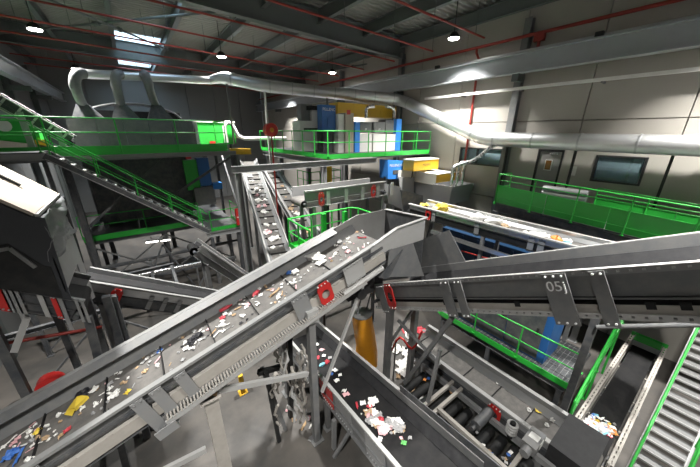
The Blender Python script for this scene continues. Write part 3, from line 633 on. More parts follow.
m = MB(); sbox(m, F, msx(134, 405), msx(150, 395)+.1, -1.2, -.98, -.50, -.48); sbox(m, F, msx(134, 405), msx(150, 395)+.1, -1.22, -1.19, -.5, -.3); m.build('bracket_shelf', 'steel_mid', o)
m = MB(); m.tube([F(msx(340, 290), -1.08, -.28), F(msx(378, 262), -1.08, -.28)], .075, 14); m.build('drive_shaft', 'steel_light', o)
s = msx(110, 395, 6.95); b = MB(); b.tube([F(2.5, .98, .32), F(2.5, 1.2, .32)], .22, 18, True); b.build('pull_cord_switch', 'red', o)
# head chute of the main belt
n1 = [(4.55, 5.22, 5.56), (5.47, 5.22, 5.89), (6.72, 5.22, 5.98), (6.72, 5.22, 5.28), (5.62, 5.22, 5.26), (5.1, 5.22, 4.9), (4.6, 5.22, 4.75)]
m = MB(); m.prism(n1, (0, -.02, 0)); m.build('chute_panel', 'steel_light', o)
m = MB(); m.bar((4.55, 5.18, 5.57), (5.47, 5.18, 5.9), .1, .02); m.bar((5.47, 5.18, 5.9), (6.74, 5.18, 5.99), .1, .02); m.build('chute_flange', 'steel_light', o)
m = MB(); m.prism([(4.6, 6.95, 4.8), (4.6, 6.95, 5.6), (5.44, 6.95, 5.86), (6.72, 6.95, 5.86), (6.72, 6.95, 4.6)], (0, .02, 0)); m.build('chute_panel', 'steel_light', o)
m = MB(); m.prism([(6.72, 5.22, 5.98), (6.72, 6.97, 5.86), (6.72, 6.97, 4.4), (6.72, 5.22, 4.4)], (.02, 0, 0)); m.build('end_plate', 'steel_dark', o)
m = MB(); m.bar((6.76, 5.2, 5.98), (6.76, 6.97, 5.86), .12, .02); m.build('chute_flange', 'steel_light', o)
m = MB(); m.prism([(5.62, 5.06, 5.26), (5.2, 5.06, 4.62), (5.06, 5.06, 4.5), (4.75, 5.06, 4.65)], (0, -.04, 0)); m.build('motor_guard', 'steel_dark', o)
m = MB(); m.box((3.95, 5.35, 4.02), (4.88, 6.7, 4.62)); m.tube([(4.2, 5.05, 4.3), (4.2, 5.35, 4.3)], .16, 12); m.build('drive_unit', 'near_black', o)
m = MB(); m.bar((4.5, 5.6, 4.6), (4.5, 5.6, 4.95), .1, .1, (0, 1, 0)); m.bar((4.5, 6.5, 4.6), (4.5, 6.5, 4.95), .1, .1, (0, 1, 0)); m.build('drive_hanger', 'steel_dark', o)
# posts and braces of the main belt
def mpost(x, y, top, w_, m_, nm='support_post'):
    b = MB(); b.bar((x, y, 0), (x, y, top), w_, w_, (0, 1, 0)); b.box((x-w_*.75, y-w_*.75, top-.03), (x+w_*.75, y+w_*.75, top)); b.box((x-w_, y-w_, 0), (x+w_, y+w_, .03)); b.build(nm, m_, o)
mpost(2.64, 5.12, 4.14, .17, 'steel'); mpost(2.64, 7.05, 4.2, .17, 'steel')
mpost(.28, 5.2, 3.3, .26, 'steel_beige'); mpost(-3.2, 7.1, 2.4, .16, 'steel'); mpost(-3.2, 5.1, 2.4, .16, 'steel')
tie(o, F(msx(362, 283), -.95, -.5), aty(322, 392, 5.1), .07, .07, 'steel_light')
tie(o, aty(198, 394, 5.15), aty(308, 373.5, 5.15), .08, .12, 'steel_light'); tie(o, (-3.2, 5.2, 2.2), aty(206, 449, 5.2), .08, .13, 'steel_light')
tie(o, aty(206, 449, 5.2), aty(150, 480, 5.2), .06, .08, 'steel_mid')
m = MB(); m.box((2.5, 4.98, 4.12), (2.8, 5.16, 4.45)); m.build('post_head', 'steel_light', o)
# ---- 05j: the steep belt climbing from the chute towards the near wall side
bi = R(27.5)
def jz(Y): return 6.96-.4/math.cos(bi)-.5206*Y
J = conv('transfer_conveyor', 'steep dark grey conveyor marked 05j climbing out of the chute', (6.0, 5.55, jz(5.55)), (6.0, -2.2, jz(-2.2)), 1.68, (.42, .40), .30, 'belt_dark', 'steel', 'steel', 'steel_light', fl=.10, legs=(), tail=.11, openside=-1)
F = J.F; o = J.o
def jsx(px, py): return J.s_of(atx(px, py, 5.1))
m = MB(); sbox(m, F, 0, J.L, -.875, -.862, -.30, -.14); m.build('lower_web', 'steel_beige', o)
m = MB(); sbox(m, F, 0, J.L, -.95, -.85, -.33, -.30); perforated(m, F, 0, J.L, (-.96, -.948, -.33, -.24), 'h', -.302, -.268, .13, .034); m.build('bottom_flange', 'steel_light', o)
m = MB(); perforated(m, F, 0, J.L, (-.965, -.95, .33, .42), 'h', .358, .392, .13, .034); m.build('top_angle', 'steel_mid', o)
for px, py, wd, nm in ((451, 298, .26, 'bracket_plate'), (464, 297, .2, 'bracket_plate'), (605, 292, .18, 'bracket_plate'), (386, 300, .3, 'bracket_plate')):
    s = jsx(px, py); bplate(J, s-wd/2, s+wd/2, -.42, .40, -.985, 'steel', skew=.0, boltm='letter_white')
s = jsx(561, 292); pl = bplate(J, s-.17, s+.17, -.44, .40, -.985, 'steel', boltm='letter_white')
P0 = F(s, -1.014, .19); text_part('05j', pl, P0, J.d, J.n, .23)
s = jsx(392, 293); bplate(J, s-.17, s+.17, -.3, .42, -1.0, 'red', 'guard_plate', hole=True, boltm='white_paint')
for px, py in ((440, 288), (510, 283), (640, 275), (675, 275)):
    s = jsx(px, py); m = MB(); sbox(m, F, s-.05, s+.05, -.88, -.85, -.2, -.1); m.build('roller_end', 'near_black', o)
# high skirts over the tail of 05j
m = MB(); m.plate([(6.86, 5.75, 4.97), (6.86, 4.44, 5.77), (6.86, 3.74, 4.94), (6.86, 5.12, 3.92)], .02); m.build('skirt_plate', 'steel', o)
m = MB(); m.plate([(5.5, 5.62, 5.1), (6.69, 5.72, 5.0), (6.69, 5.62, 3.75), (5.3, 5.6, 4.1)], .02); m.build('tail_plate', 'steel', o)
m = MB(); m.plate([aty(389, 250, 5.09), aty(413, 243, 5.09), aty(424, 276, 5.09), aty(386, 277, 5.09)], .02); m.build('chute_apron', 'steel', o)
m = MB(); m.plate([(5.12, 5.6, 4.6), (5.12, 5.26, 4.74), (5.12, 5.26, 4.1), (5.12, 5.6, 3.9)], .02); m.build('skirt_plate', 'steel_dark', o)
def jpost(x, y, w_=.17, m_='steel'):
    top = jz(y)-.38; b = MB(); b.bar((x, y, 0), (x, y, top), w_, w_, (0, 1, 0)); b.box((x-w_*.8, y-w_*.8, 0), (x+w_*.8, y+w_*.8, .03)); b.box((x-.14, y-.14, top), (x+.14, y+.14, top+.12)); b.build('support_post', m_, o)
jpost(5.15, 4.92); jpost(6.3, 4.92); jpost(7.92, 1.0, .15, 'steel_dark'); jpost(5.25, .9, .15, 'steel_dark') if False else None
tie(o, atx(452, 318, 5.15), atx(405, 383, 5.15), .1, .1, 'steel'); tie(o, atx(398, 320, 5.15), atx(440, 365, 5.3), .07, .07, 'steel_mid'); tie(o, atx(440, 350, 5.2), atx(428, 402, 5.2), .08, .08, 'steel_mid')
tie(o, (5.15, 4.92, 2.2), (6.3, 4.92, 3.2), .07, .07, 'steel_mid'); tie(o, (6.86, 1.0, 5.6), (7.92, 1.0, 5.6), .1, .1, 'steel_dark')
m = MB(); p = atx(597, 327, 7.82); q = atx(712, 324.5, 7.82); m.tube([p, q], .05, 10); tag(m.build('grey_pole', 'steel', loc=p), 'slim grey pole slung below the conveyor marked 05j', 'pole')
# ---- lower belt rising towards the viewer, with a heap of bright waste
BC = conv('lower_conveyor', 'black belted conveyor in tall grey side walls carrying a bright waste heap', (3.93, 8.4, 1.24-.42), (3.55, 1.3, 2.49-.42), 1.28, (.42, .42), .34, 'belt_dark', 'steel', 'steel', 'steel_light', fl=.09, legs=(.8, 3.2, 6.0))
s = BC.s_of(atx(324, 395, 3.0)); bplate(BC, s-.4, s+.35, -.3, .36, -.665, 'red', 'guard_plate', boltm='white_paint') ; bplate(BC, s+.5, s+1.3, -.3, .36, -.665, 'steel_mid'); bplate(BC, s+1.9, s+2.6, -.3, .36, -.665, 'steel_mid')
m = MB(); sbox(m, BC.F, 4.9, BC.L+.4, .66, .68, .3, .62); sbox(m, BC.F, BC.L+.2, BC.L+.22, -.66, .66, -.1, .4); m.build('end_guard', 'steel_dark', BC.o)
# ---- belt along the right, going level below 05j
RB = conv('level_conveyor', 'long level conveyor with galvanised edges beside the green grating platform', (7.08, 5.3, 1.28), (7.08, .15, 1.28), 1.02, (.3, .3), .3, 'belt', 'steel_mid', 'steel_dark', 'steel_light', fl=.12, legs=(.8, 2.6, 4.3), cleat=.9, cleat_h=.03)
m = MB(); sbox(m, RB.F, RB.L-.7, RB.L+.1, -.64, .64, -.5, .33); m.build('end_hood', 'rubber', RB.o)
p = atz(498, 402, 1.6); s = RB.s_of(p); bplate(RB, s-.18, s+.18, -.3, .24, -.63 if RB.lat.x > 0 else .63, 'red', 'guard_plate', hole=True, boltm='white_paint')
# ---- narrow belt on the far right, running to the wall
RX = conv('narrow_conveyor', 'narrow dark belt between slotted beige rails heading to the wall', (7.75, .31, .62), (14.6, .21, .62), .78, (.26, .26), .25, 'belt_dark', 'steel_beige', 'steel_beige', 'steel_beige', fl=.12, legs=(.7, 3.5, 6.3), skirt=False, flange=False)
m = MB(); sbox(m, RX.F, 6.3, 6.75, -.38, .38, .1, .32); m.build('end_cover', 'steel_mid', RX.o)
m = MB(); sbox(m, RX.F, 6.76, 6.82, -.5, .5, -.1, .4); sbox(m, RX.F, 6.3, 6.76, -.36, .36, .32, .36); m.build('end_frame', 'green', RX.o)
# ---- stairs on the far right
st = stair('wall_stairs', 'shiny metal stairs with green handrails beside the narrow belt', (13.4, -.62, 4.46), (7.52, -.408, .21), (0, -.74, 0), .153, 'steel_mid', 'stainless_dull', (0, 1), 'green', .26, .2)
# ---- grating platform below 05j
gp = thing('grating_platform', (9.6, 2.5, 1.7), 'low grating platform with green railing behind the level conveyor', 'platform')
deck(gp, 8.45, 10.55, 1.15, 5.4, 1.75, 'grating', .05, nx=3, ny=4)
b = MB()
for i in range(33): y = 1.2+i*.125; b.box((8.5, y, 1.75), (10.5, y+.008, 1.77))
for i in range(8): x = 8.5+i*.27; b.box((x, 1.2, 1.75), (x+.008, 5.35, 1.765))
k = b.build('grating_bars', 'steel_mid', gp); k['kind'] = 'stuff'
railing(gp, [(8.42, 5.4, 1.75), (8.42, 1.1, 1.75), (9.3, 1.1, 1.75)], 1.15, 1.25, .2, 'green', toez=-.08)
for x in (8.5, 10.45):
    beam(gp, (x, 1.2, 1.58), (x, 5.35, 1.58), .12, .2)
    for y in (1.3, 3.4, 5.25): col_(gp, x, y, 1.48, .12)
cb = thing('blue_switch_cabinet', (9.3, 3.5, 1.77), 'dark blue switch cabinet with bright blue side on the grating platform', 'cabinet')
m = MB(); m.box((8.75, 1.9, 1.78), (9.9, 5.2, 3.7)); m.build('body', 'blue', cb)
for i in range(3):
    m = MB(); m.box((8.72, 2.1+1.03*i, 1.85), (8.75, 3.1+1.03*i, 3.62)); dd = m.build('cabinet_door', 'steel_dark', cb); m = MB(); m.box((8.69, 2.2+1.03*i, 2.7), (8.72, 2.26+1.03*i, 2.9)); m.build('handle', 'near_black', dd)
gs = thing('green_guard_frame', (9.4, .85, .0), 'green tubular guard frame between grating platform and narrow belt', 'guard rail')
railing(gs, [(8.6, .92, .3), (12.4, .9, 2.2)], 1.0, 1.2, .14, 'green', r=.035)
for x, z in ((8.6, .3), (12.4, 2.2), (10.5, 1.25)): m = MB(); m.tube([(x, .91, 0), (x, .91, z)], .035, 8); m.build('post', 'green', gs)
# ---- waste belt along the walkway
WR = conv('picking_conveyor', 'level conveyor loaded with bags and packaging below the green walkway', (11.45, 9.4, 4.78), (11.45, -.15, 4.78), 1.3, (.24, .24), .34, 'belt', 'galvanised', 'near_black', 'steel_light', fl=.14, legs=(.5, 4.0, 7.2), lm='steel')
for px, py in ((433, 219), (476, 232), (530, 246), (540, 249)):
    s = WR.s_of(atx(px, py, 10.75)); bplate(WR, s-.1, s+.1, -.4, .2, -.68 if WR.lat.x > 0 else .68, 'steel_mid')
s = WR.s_of(atx(428, 216, 10.75)); bplate(WR, s-.16, s+.16, -.35, .22, -.7, 'red', 'guard_plate', hole=True, boltm='white_paint')
m = MB(); sbox(m, WR.F, 1.6, 6.5, -.9, -.78, -.85, -.7); m.build('cable_tray', 'galvanised', WR.o)
# dark blue container below it
dc = thing('blue_container', (12.8, 6, 0), 'dark blue container standing under the picking conveyor', 'container')
m = MB(); m.box((12.36, 3.6, .0), (13.35, 8.4, 3.7)); m.build('body', 'blue_dark', dc)
for y in (4.0, 4.8, 5.6, 6.4, 7.2, 8.0): m = MB(); m.box((12.32, y-.05, .1), (12.36, y+.05, 3.6)); m.build('rib', 'blue_dark', dc)
rp = MB(); rp.tube([atx(462, 251, 12.29), atx(500, 262, 12.29)], .035, 8); rp.build('red_pipe', 'red', dc)
# ---- grey belt crossing in front of the sorter platform
BK = conv('cross_conveyor', 'level grey conveyor with boxed sides crossing before the sorter platform', (5.25, 10.72, 5.74), (9.68, 10.72, 5.74), 1.1, (.4, .4), .3, 'belt', 'steel_mid', 'steel_mid', 'steel_light', fl=.08, legs=(.4, 4.3), skirt=False, openside=-1)
for i in range(5):
    s = .3+i*.95; m = MB(); sbox(m, BK.F, s+.72, s+.9, -.62, -.58, -.34, .3); m.build('stiffener', 'steel_light', BK.o)
for px, py in ((373, 193), (321, 194)):
    s = BK.s_of(aty(px, py, 10.1)); bplate(BK, s-.14, s+.14, -.3, .3, -.64, 'red', 'guard_plate', hole=True)
ch = thing('transfer_chute', (11.4, 10.3, 4.6), 'grey box chute with dark mouth at the end of the cross conveyor', 'chute')
q = [aty(401, 190, 10), aty(423, 195.5, 10), aty(423, 214, 10), aty(404, 211, 10)]
m = MB(); m.prism([aty(388, 184, 10.2), aty(401, 187, 10.2), aty(404, 210, 10.2), aty(388, 203, 10.2)], (0, 1.0, 0)); m.build('side_box', 'steel_mid', ch)
m = MB(); m.prism(q, (0, .05, 0)); m.build('front_panel', 'steel_dark', ch); m = MB(); m.prism([aty(399, 177, 11.35), aty(414, 178, 11.35), aty(414, 193.5, 11.25), aty(400, 190, 11.25)], (0, .05, .02)); m.build('back_panel', 'steel_mid', ch)
m = MB(); m.bar((11.6, 10.6, 0), (11.6, 10.6, 4.7), .15, .15, (0, 1, 0)); m.build('support_leg', 'steel', ch)
# ---- blue and yellow sorter in front
so = thing('optical_sorter', (12.2, 12, 6.0), 'optical sorter with bright blue box and yellow hoods beside the grey hopper', 'machine')
m = MB(); q = [aty(388, 179, 11.6), aty(406, 179, 11.6), aty(406, 161, 11.6), aty(388, 160, 11.6)]; q = [Vector((p.x, 11.6, p.z)) for p in q]; m.prism(q, (0, .7, 0)); bb = m.build('blue_box', 'blue_bright', so)
c0 = (q[2]+q[3])/2; text_part('PELLENC ST', bb, c0+Vector((-.05, -.012, -.27)), (1, 0, -.03), (0, 0, 1), .2)
m = MB(); m.box((11.65, 11.585, 6.15), (12.25, 11.6, 6.37)); m.build('dark_plate', 'steel_dark', bb)  # dark plate laid on the blue box face, nothing cut out
def pbox(x0, x1, yt, yb, Y, dep, name, mt, o, zmin=7.297):
    a_ = aty(x0, yb, Y); b_ = aty(x1, yb, Y); c_ = aty(x1, yt, Y); d_ = aty(x0, yt, Y); z0 = max(zmin, (a_.z+b_.z)/2) if Y < 16 else (a_.z+b_.z)/2; z1 = (c_.z+d_.z)/2
    m = MB(); m.box((min(a_.x, d_.x), Y, z0), (max(b_.x, c_.x), Y+dep, z1)); return m.build(name, mt, o)
m = MB(); m.box((12.4, 10.75, 6.35), (14.6, 11.55, 6.92)); k = m.build('yellow_hood', 'yellow', so); m = MB(); m.box((12.38, 10.73, 6.92), (14.6, 11.57, 6.97)); m.build('lid', 'white_paint', k)
text_part('PELLENC', k, (13.5, 10.74, 6.66), (1, 0, 0), (0, 0, 1), .17, 'steel_dark')
m = MB(); m.box((13.41, 9.9, 5.7), (15.2, 11.9, 6.17)); k = m.build('yellow_hood', 'yellow', so); m = MB(); m.box((13.38, 9.88, 6.17), (15.2, 11.9, 6.22)); m.build('lid', 'white_paint', k); m = MB(); m.box((13.38, 9.92, 5.6), (13.41, 11.9, 6.17)); m.build('side_panel', 'white_paint', so)
m = MB(); m.box((13.5, 10, 4.2), (15.1, 11.8, 5.6)); m.build('machine_body', 'steel_mid', so); m = MB(); m.box((13.8, 9.85, 4.4), (14.2, 9.95, 5.6)); m.build('blue_post', 'blue_bright', so)
for x, y in ((13.6, 10.1), (15, 10.1), (13.2, 11.45), (14.5, 11.45), (11.35, 11.85), (12.1, 11.85)): m = MB(); m.bar((x, y, 0), (x, y, 6.02 if y > 11.55 else (6.36 if y > 11.4 else 4.3)), .14, .14, (0, 1, 0)); m.build('support_leg', 'steel', so)
m = MB(); m.box((12.0, 11.5, 5.9), (15.1, 11.55, 6.34)); m.build('rear_panel', 'white_paint', so)
ho = thing('grey_hopper', (14, 9.4, 4.5), 'open grey steel hopper with bent pipes entering it beside the sorter', 'hopper')
h0, h1 = 4.75, 5.73
for q in ([(13.02, 8.6, h1), (13.02, 9.82, h1), (13.15, 9.75, h0), (13.15, 8.75, h0)], [(13.02, 8.6, h1), (15.12, 8.6, h1), (15.02, 8.75, h0), (13.15, 8.75, h0)], [(15.12, 8.6, h1), (15.12, 9.82, h1), (15.02, 9.75, h0), (15.02, 8.75, h0)], [(13.02, 9.82, h1), (15.12, 9.82, h1), (15.02, 9.75, h0), (13.15, 9.75, h0)], [(13.15, 8.75, h0), (15.02, 8.75, h0), (15.02, 9.75, h0), (13.15, 9.75, h0)]): m = MB(); m.plate(q, .02); m.build('hopper_wall', 'steel_mid', ho)
for y in (8.85, 9.65): m = MB(); m.bar((14.2, y, 0), (14.2, y, h0-.01), .14, .14, (0, 1, 0)); m.build('support_leg', 'steel', ho)
vp = thing('vent_pipes', (14.6, 7.0, 8.0), 'bent stainless pipes from the silver duct down into the grey hopper', 'pipe')
m = MB(); m.tube(bez((14.6, 7.0, 7.95), (14.5, 7.6, 7.9), (14.45, 8.0, 7.4)) + bez((14.45, 8.0, 7.4), (14.4, 8.4, 6.95), (14.2, 8.75, 6.9))[1:] + bez((14.2, 8.75, 6.9), (12.95, 8.85, 6.88), (13.3, 8.85, 6.3))[3:] + [(13.25, 8.85, 5.5)], .085, 12); m.build('main_pipe', 'stainless', vp)
for x in (13.75, 14.25): m = MB(); m.tube(bez((x+.35, 8.8, 6.93), (x, 8.85, 6.95), (x, 8.85, 6.4)) + [(x, 8.85, 5.5)], .075, 12); m.build('branch_pipe', 'stainless', vp)
# ---- machines on the sorter platform
ms = thing('grey_sorter', (8, 14, 7.3), 'grey and white framed machine at the corner of the sorter platform', 'machine')
pbox(303, 312, 104, 150, 15.4, .5, 'grey_frame', 'steel', ms); pbox(312, 326, 110, 122, 15.2, .8, 'white_top', 'white_paint', ms); pbox(301, 322, 121, 150, 15.0, .9, 'white_panel', 'white_paint', ms); pbox(304, 320, 128, 131, 14.98, .02, 'slot', 'steel_dark', ms); pbox(321, 332, 128, 152, 14.6, .8, 'dark_panel', 'steel_dark', ms); pbox(310, 326, 106, 110, 15.0, .7, 'dark_top', 'near_black', ms)  # the slot is a flat dark strip laid on the white panel
ob = thing('blue_control_box', (9, 13.5, 8.2), 'tall dark blue control box on the sorter platform', 'cabinet')
k = pbox(322.5, 335.5, 105, 131.5, 13.9, .5, 'box_body', 'blue', ob); text_part('PELLENC', k, aty(329, 109.5, 13.88), (1, 0, 0), (0, 0, 1), .2); pbox(328, 335, 118, 131, 13.86, .02, 'box_door', 'blue', ob); pbox(326, 333, 131.5, 154, 14.0, .3, 'box_stand', 'steel_dark', ob)
ws = thing('white_cabinets', (10, 13.5, 7.3), 'pair of white cabinets between the blue box and the yellow hood', 'cabinet')
pbox(338.5, 344, 114, 154, 13.7, .7, 'cabinet_body', 'white_paint', ws); pbox(345.5, 353.5, 113, 154, 13.6, .7, 'cabinet_body', 'cream', ws); k = pbox(347, 350.5, 110, 114.5, 13.58, .02, 'warning_sign', 'red', ws)
yh = thing('yellow_sorter', (12.5, 13.5, 7.3), 'yellow hooded sorter with grey funnels and white base on the platform', 'machine')
pbox(338, 396, 104.5, 117, 14.75, .95, 'yellow_hood', 'yellow', yh)
for x in (367, 381): pbox(x, x+9, 111, 116.5, 14.72, .03, 'hood_panel', 'yellow', yh)
pbox(355, 359.5, 122, 153, 13.55, .3, 'blue_post', 'blue_bright', yh); pbox(397, 400, 119, 151, 13.55, .3, 'blue_post', 'blue_bright', yh)
for x in (360, 373.5): 
    a1 = aty(x, 122, 13.8); a2 = aty(x+12, 122, 13.8); b1 = aty(x+1, 133, 13.8); b2 = aty(x+11, 133, 13.8); m = MB(); m.prism([b1, b2, a2, a1], (0, .8, 0)); k = m.build('funnel', 'steel', yh); text_part('ST', k, aty(x+6, 129.5, 13.78), (1, 0, 0), (0, 0, 1), .15)
pbox(386, 396, 120, 133, 13.8, .7, 'funnel', 'steel', yh)
for x in (360, 373.5, 386.5): pbox(x, x+11.5, 134, 152, 13.6, .8, 'white_base', 'white_paint', yh)
for x in (366, 394):
    p = aty(x, 118, 13.5); q = aty(x+8 if x < 380 else x-8, 106.5, 13.5); m = MB(); m.tube([p, Vector((p.x, 13.5, q.z-.25))] + bez((p.x, 13.5, q.z-.25), (p.x, 13.5, q.z), q)[1:], .09, 10); m.build('bent_pipe', 'stainless', yh)
# red hose reel, yellow beam behind the upper platform
hr = thing('hose_reel', (6.4, 16, 0), 'round red hose reel on a post beyond the upper platform', 'hose reel')
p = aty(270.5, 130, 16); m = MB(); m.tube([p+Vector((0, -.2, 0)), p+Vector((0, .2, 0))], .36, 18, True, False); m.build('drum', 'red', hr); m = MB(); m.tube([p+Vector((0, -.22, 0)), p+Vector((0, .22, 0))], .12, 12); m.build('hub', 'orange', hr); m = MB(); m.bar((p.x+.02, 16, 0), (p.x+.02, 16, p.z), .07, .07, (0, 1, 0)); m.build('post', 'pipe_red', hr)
yb = thing('yellow_beam', (5.5, 18.6, 7.2), 'short yellow steel beam beside the upper platform end', 'beam'); m = MB(); p = aty(230, 151.5, 18.6); q = aty(251, 151.5, 18.6); m.ibeam(p, q, .16, .34); m.build('beam_section', 'yellow', yb); m = MB(); m.bar((5.2, 18.6, 0), (5.2, 18.6, q.z-.16), .14, .14, (0, 1, 0)); m.build('support_leg', 'steel', yb)
# blue motor unit below the upper platform
bm_ = thing('blue_drive_unit', (4.2, 20, 3.2), 'blue upright drive unit standing on the lower platform', 'machine')
pbox(201, 208, 158, 186, 19.4, .6, 'blue_casing', 'blue', bm_); pbox(214, 222, 183, 189, 19.2, .5, 'blue_motor', 'blue_bright', bm_); pbox(197, 214, 187, 205, 19.4, .6, 'base', 'steel', bm_); pbox(188, 196, 160, 190, 19.5, .3, 'green_guard', 'green', bm_); pbox(186, 191, 155.5, 159, 19.25, .2, 'red_switch', 'red', bm_)
# ---- belts climbing away behind the main belt
dv = Vector((.1827, .9118, .3678))
B1 = Vector((4.99, 12.88, 2.6)); C1 = conv('climbing_conveyor', 'cleated belt with white scraps climbing away beside the lower landing', B1-dv*2.2, B1+dv*10, 1.1, (.24, .24), .3, 'belt', 'steel_mid', 'steel_mid', 'steel_light', cleat=.62, legs=(1.2, 6, 10.5), fl=.07, cleat_h=.08, tail=.12)
B2 = atz(306, 229, 3.2); E2 = atz(269, 168, 5.8); dv2 = (E2-B2).normalized(); C2 = conv('climbing_conveyor', 'second climbing belt with broad pale edges beside the cleated one', B2-dv2*1.0, E2, .95, (.24, .24), .3, 'belt', 'steel_mid', 'steel_mid', 'steel_light', cleat=.8, legs=(1.2, 5, 8.5), fl=.13, cleat_h=.06, tail=.12)
SC = conv('short_conveyor', 'short black belt descending below the lower landing towards the main belt', aty(196, 246, 10.75), aty(262, 290, 10.75), .7, (.2, .2), .28, 'belt_dark', 'steel_mid', 'steel', 'steel_light', legs=(.6, 3.0), fl=.07)
# ---- small green railed platform behind the chute
gr = thing('inspection_platform', (6.2, 9.2, 4.05), 'small green railed inspection platform behind the main belt head', 'platform')
deck(gr, 4.35, 7.6, 8.2, 9.9, 4.05, 'green', nx=2)
railing(gr, [(4.35, 8.2, 4.05), (4.35, 9.9, 4.05), (7.4, 9.9, 4.05), (7.6, 9.6, 4.05), (7.6, 8.2, 4.05)], 1.15, .95, .15, 'green', r=.035)
for x, y in ((5.6, 9.3), (6.5, 9.1)): m = MB(); m.bar((x, y, 4.05), (x, y, 5.35), .16, .16, (0, 1, 0)); m.build('gate_post', 'green', gr)
for x, y in ((4.86, 8.3), (7.5, 8.3), (4.86, 9.8), (7.5, 9.8)): col_(gr, x, y, 3.99, .12)
m = MB(); m.box((4.45, 8.25, 4.1), (4.85, 8.4, 4.35)); m.build('red_tag', 'red', gr)
# ---- left: enclosed inclined conveyor with tarpaulin
en = thing('enclosed_conveyor', (-2.6, 8, 5), 'enclosed inclined conveyor with pale lid and grey tarpaulin hood', 'conveyor')
m = MB(); m.plate([(-1.58, 6.98, 7.04), (-1.58, 9.12, 7.04), (-5.3, 9.12, 10.6), (-5.3, 6.98, 10.6)], .05); lid = m.build('lid', 'cream', en)
m = MB(); p = Vector((-1.9, 8.2, 7.37)); q = Vector((-4.5, 8.2, 9.87)); m.bar(p+Vector((.03, 0, .03)), q+Vector((.03, 0, .03)), .09, .03, (1, 0, 1)); m.build('lid_strip', 'near_black', lid)  # raised black strip laid along the lid
m = MB()
sp = [(-1.47, 7.0, 6.96), (-1.62, 7.0, 7.0), (-5.3, 7.0, 10.53), (-5.3, 7.0, 7.9), (-2.4, 7.0, 5.9), (-1.52, 7.0, 5.3)]
m.prism(sp, (0, .03, 0)); m.build('side_panel', 'panel_dark', en)
m = MB(); m.prism([Vector(p)+Vector((0, 2.08, 0)) for p in sp], (0, .03, 0)); m.build('side_panel', 'steel_dark', en)
m = MB(); m.prism([Vector(p)+Vector((0, -.012, 0)) for p in ((-2.0, 7.0, 6.6), (-1.7, 7, 6.1), (-1.62, 7, 6.05), (-1.62, 7, 5.4), (-2.4, 7, 5.9), (-3.4, 7, 6.6))], (0, .012, 0)); m.build('lower_panel', 'near_black', en)
for a_, b_ in (((-2.35, 6.98, 6.5), (-2.0, 6.98, 6.52)), ((-2.0, 6.98, 6.52), (-1.8, 6.98, 6.1))): m = MB(); m.bar(a_, b_, .03, .06); m.build('seam_strip', 'steel', en)
# tarpaulin: folded cloth over the end face
m = MB(); nx, nz = 22, 12; vs = []
for j in range(nz+1):
    for i in range(nx+1):
        u, v = i/nx, j/nz; y = 7.0+2.1*u; z = 6.98-.85*v
        w_ = .08+.07*math.sin(u*9+v*5)*v+.09*mnoise.noise(Vector((u*4+v*3, v*3, 1.3)))+.06*mnoise.noise(Vector((u*9-v*6, v*5, 4.3)))+.07*math.sin((u+v*.8)*14)*math.sin(v*3.1)*.6
        vs.append((-1.6+w_, y, z))
m.add(vs, [(j*(nx+1)+i, j*(nx+1)+i+1, (j+1)*(nx+1)+i+1, (j+1)*(nx+1)+i) for j in range(nz) for i in range(nx)], True); k = m.build('tarpaulin', 'tarp', en)
k.modifiers.new('s', 'SOLIDIFY').thickness = .012
m = MB(); m.prism([(-1.56, 7.0, 6.2), (-1.56, 9.1, 6.25), (-1.56, 9.1, 4.3), (-1.56, 8.5, 4.5), (-1.56, 8.5, 5.5), (-1.56, 7.0, 5.5)], (.02, 0, 0)); m.build('chute_plate', 'steel_mid', en)
m = MB(); m.bar((-1.55, 7.0, 7.02), (-1.55, 9.1, 7.02), .05, .05); m.build('edge_strip', 'steel_light', en)
for x, y in ((-4.8, 7.1), (-4.8, 9.0), (-2.62, 7.12), (-2.3, 9.0)): m = MB(); m.bar((x, y, 0), (x, y, (5.5 if y < 8 else 5.9) if x > -3 else 7.4), .13, .13, (0, 1, 0)); m.build('support_leg', 'steel_dark', en)
# its conveyor frame below, with red brackets
LC = conv('side_conveyor', 'dark conveyor frame with red and grey brackets below the tarpaulin hood', (-4.6, 7.75, 7.2), (-1.48, 7.75, 5.016), 1.2, (.2, .2), .2, 'belt_dark', 'steel_dark', 'steel_dark', 'steel_mid', legs=(), fl=.07)
def lsx(px, py): return LC.s_of(aty(px, py, 7.1))
for px, wd, mt in ((12, .14, 'red'), (67, .08, 'red'), (18, .06, 'steel_mid'), (30, .08, 'steel_mid'), (37, .08, 'steel_mid'), (54, .08, 'steel_light'), (83, .07, 'steel_mid'), (90, .05, 'steel_mid'), (96, .05, 'steel_mid')):
    s = lsx(px, 303+px*.08); bplate(LC, s-wd/2, s+wd/2, -.22-(.2 if px in (37, 83) else 0), .22, -.68, mt, 'guard_plate' if mt == 'red' else 'bracket_plate', bolts=mt == 'red', skew=LC.d.z/LC.n.z*(.44+(.2 if px in (37, 83) else 0)))
m = MB(); m.bar((-1.75, 7.32, .06), (-1.45, 7.32, 4.7), .14, .14); m.build('support_leg', 'steel_dark', LC.o); m = MB(); m.bar((-1.55, 8.3, 0), (-1.55, 8.3, 4.75), .14, .14, (0, 1, 0)); m.build('support_leg', 'steel_dark', LC.o)
tie(LC.o, aty(27, 318, 7.05), aty(14, 352, 7.05), .05, .1, 'steel_light'); 
rp = MB(); rp.tube([aty(-5, 345, 7.6), aty(102, 327, 7.6)], .035, 8); tag(rp.build('red_pipe', 'pipe_red', loc=aty(-5, 345, 7.6)), 'thin red pipe slung below the side conveyor', 'pipe')
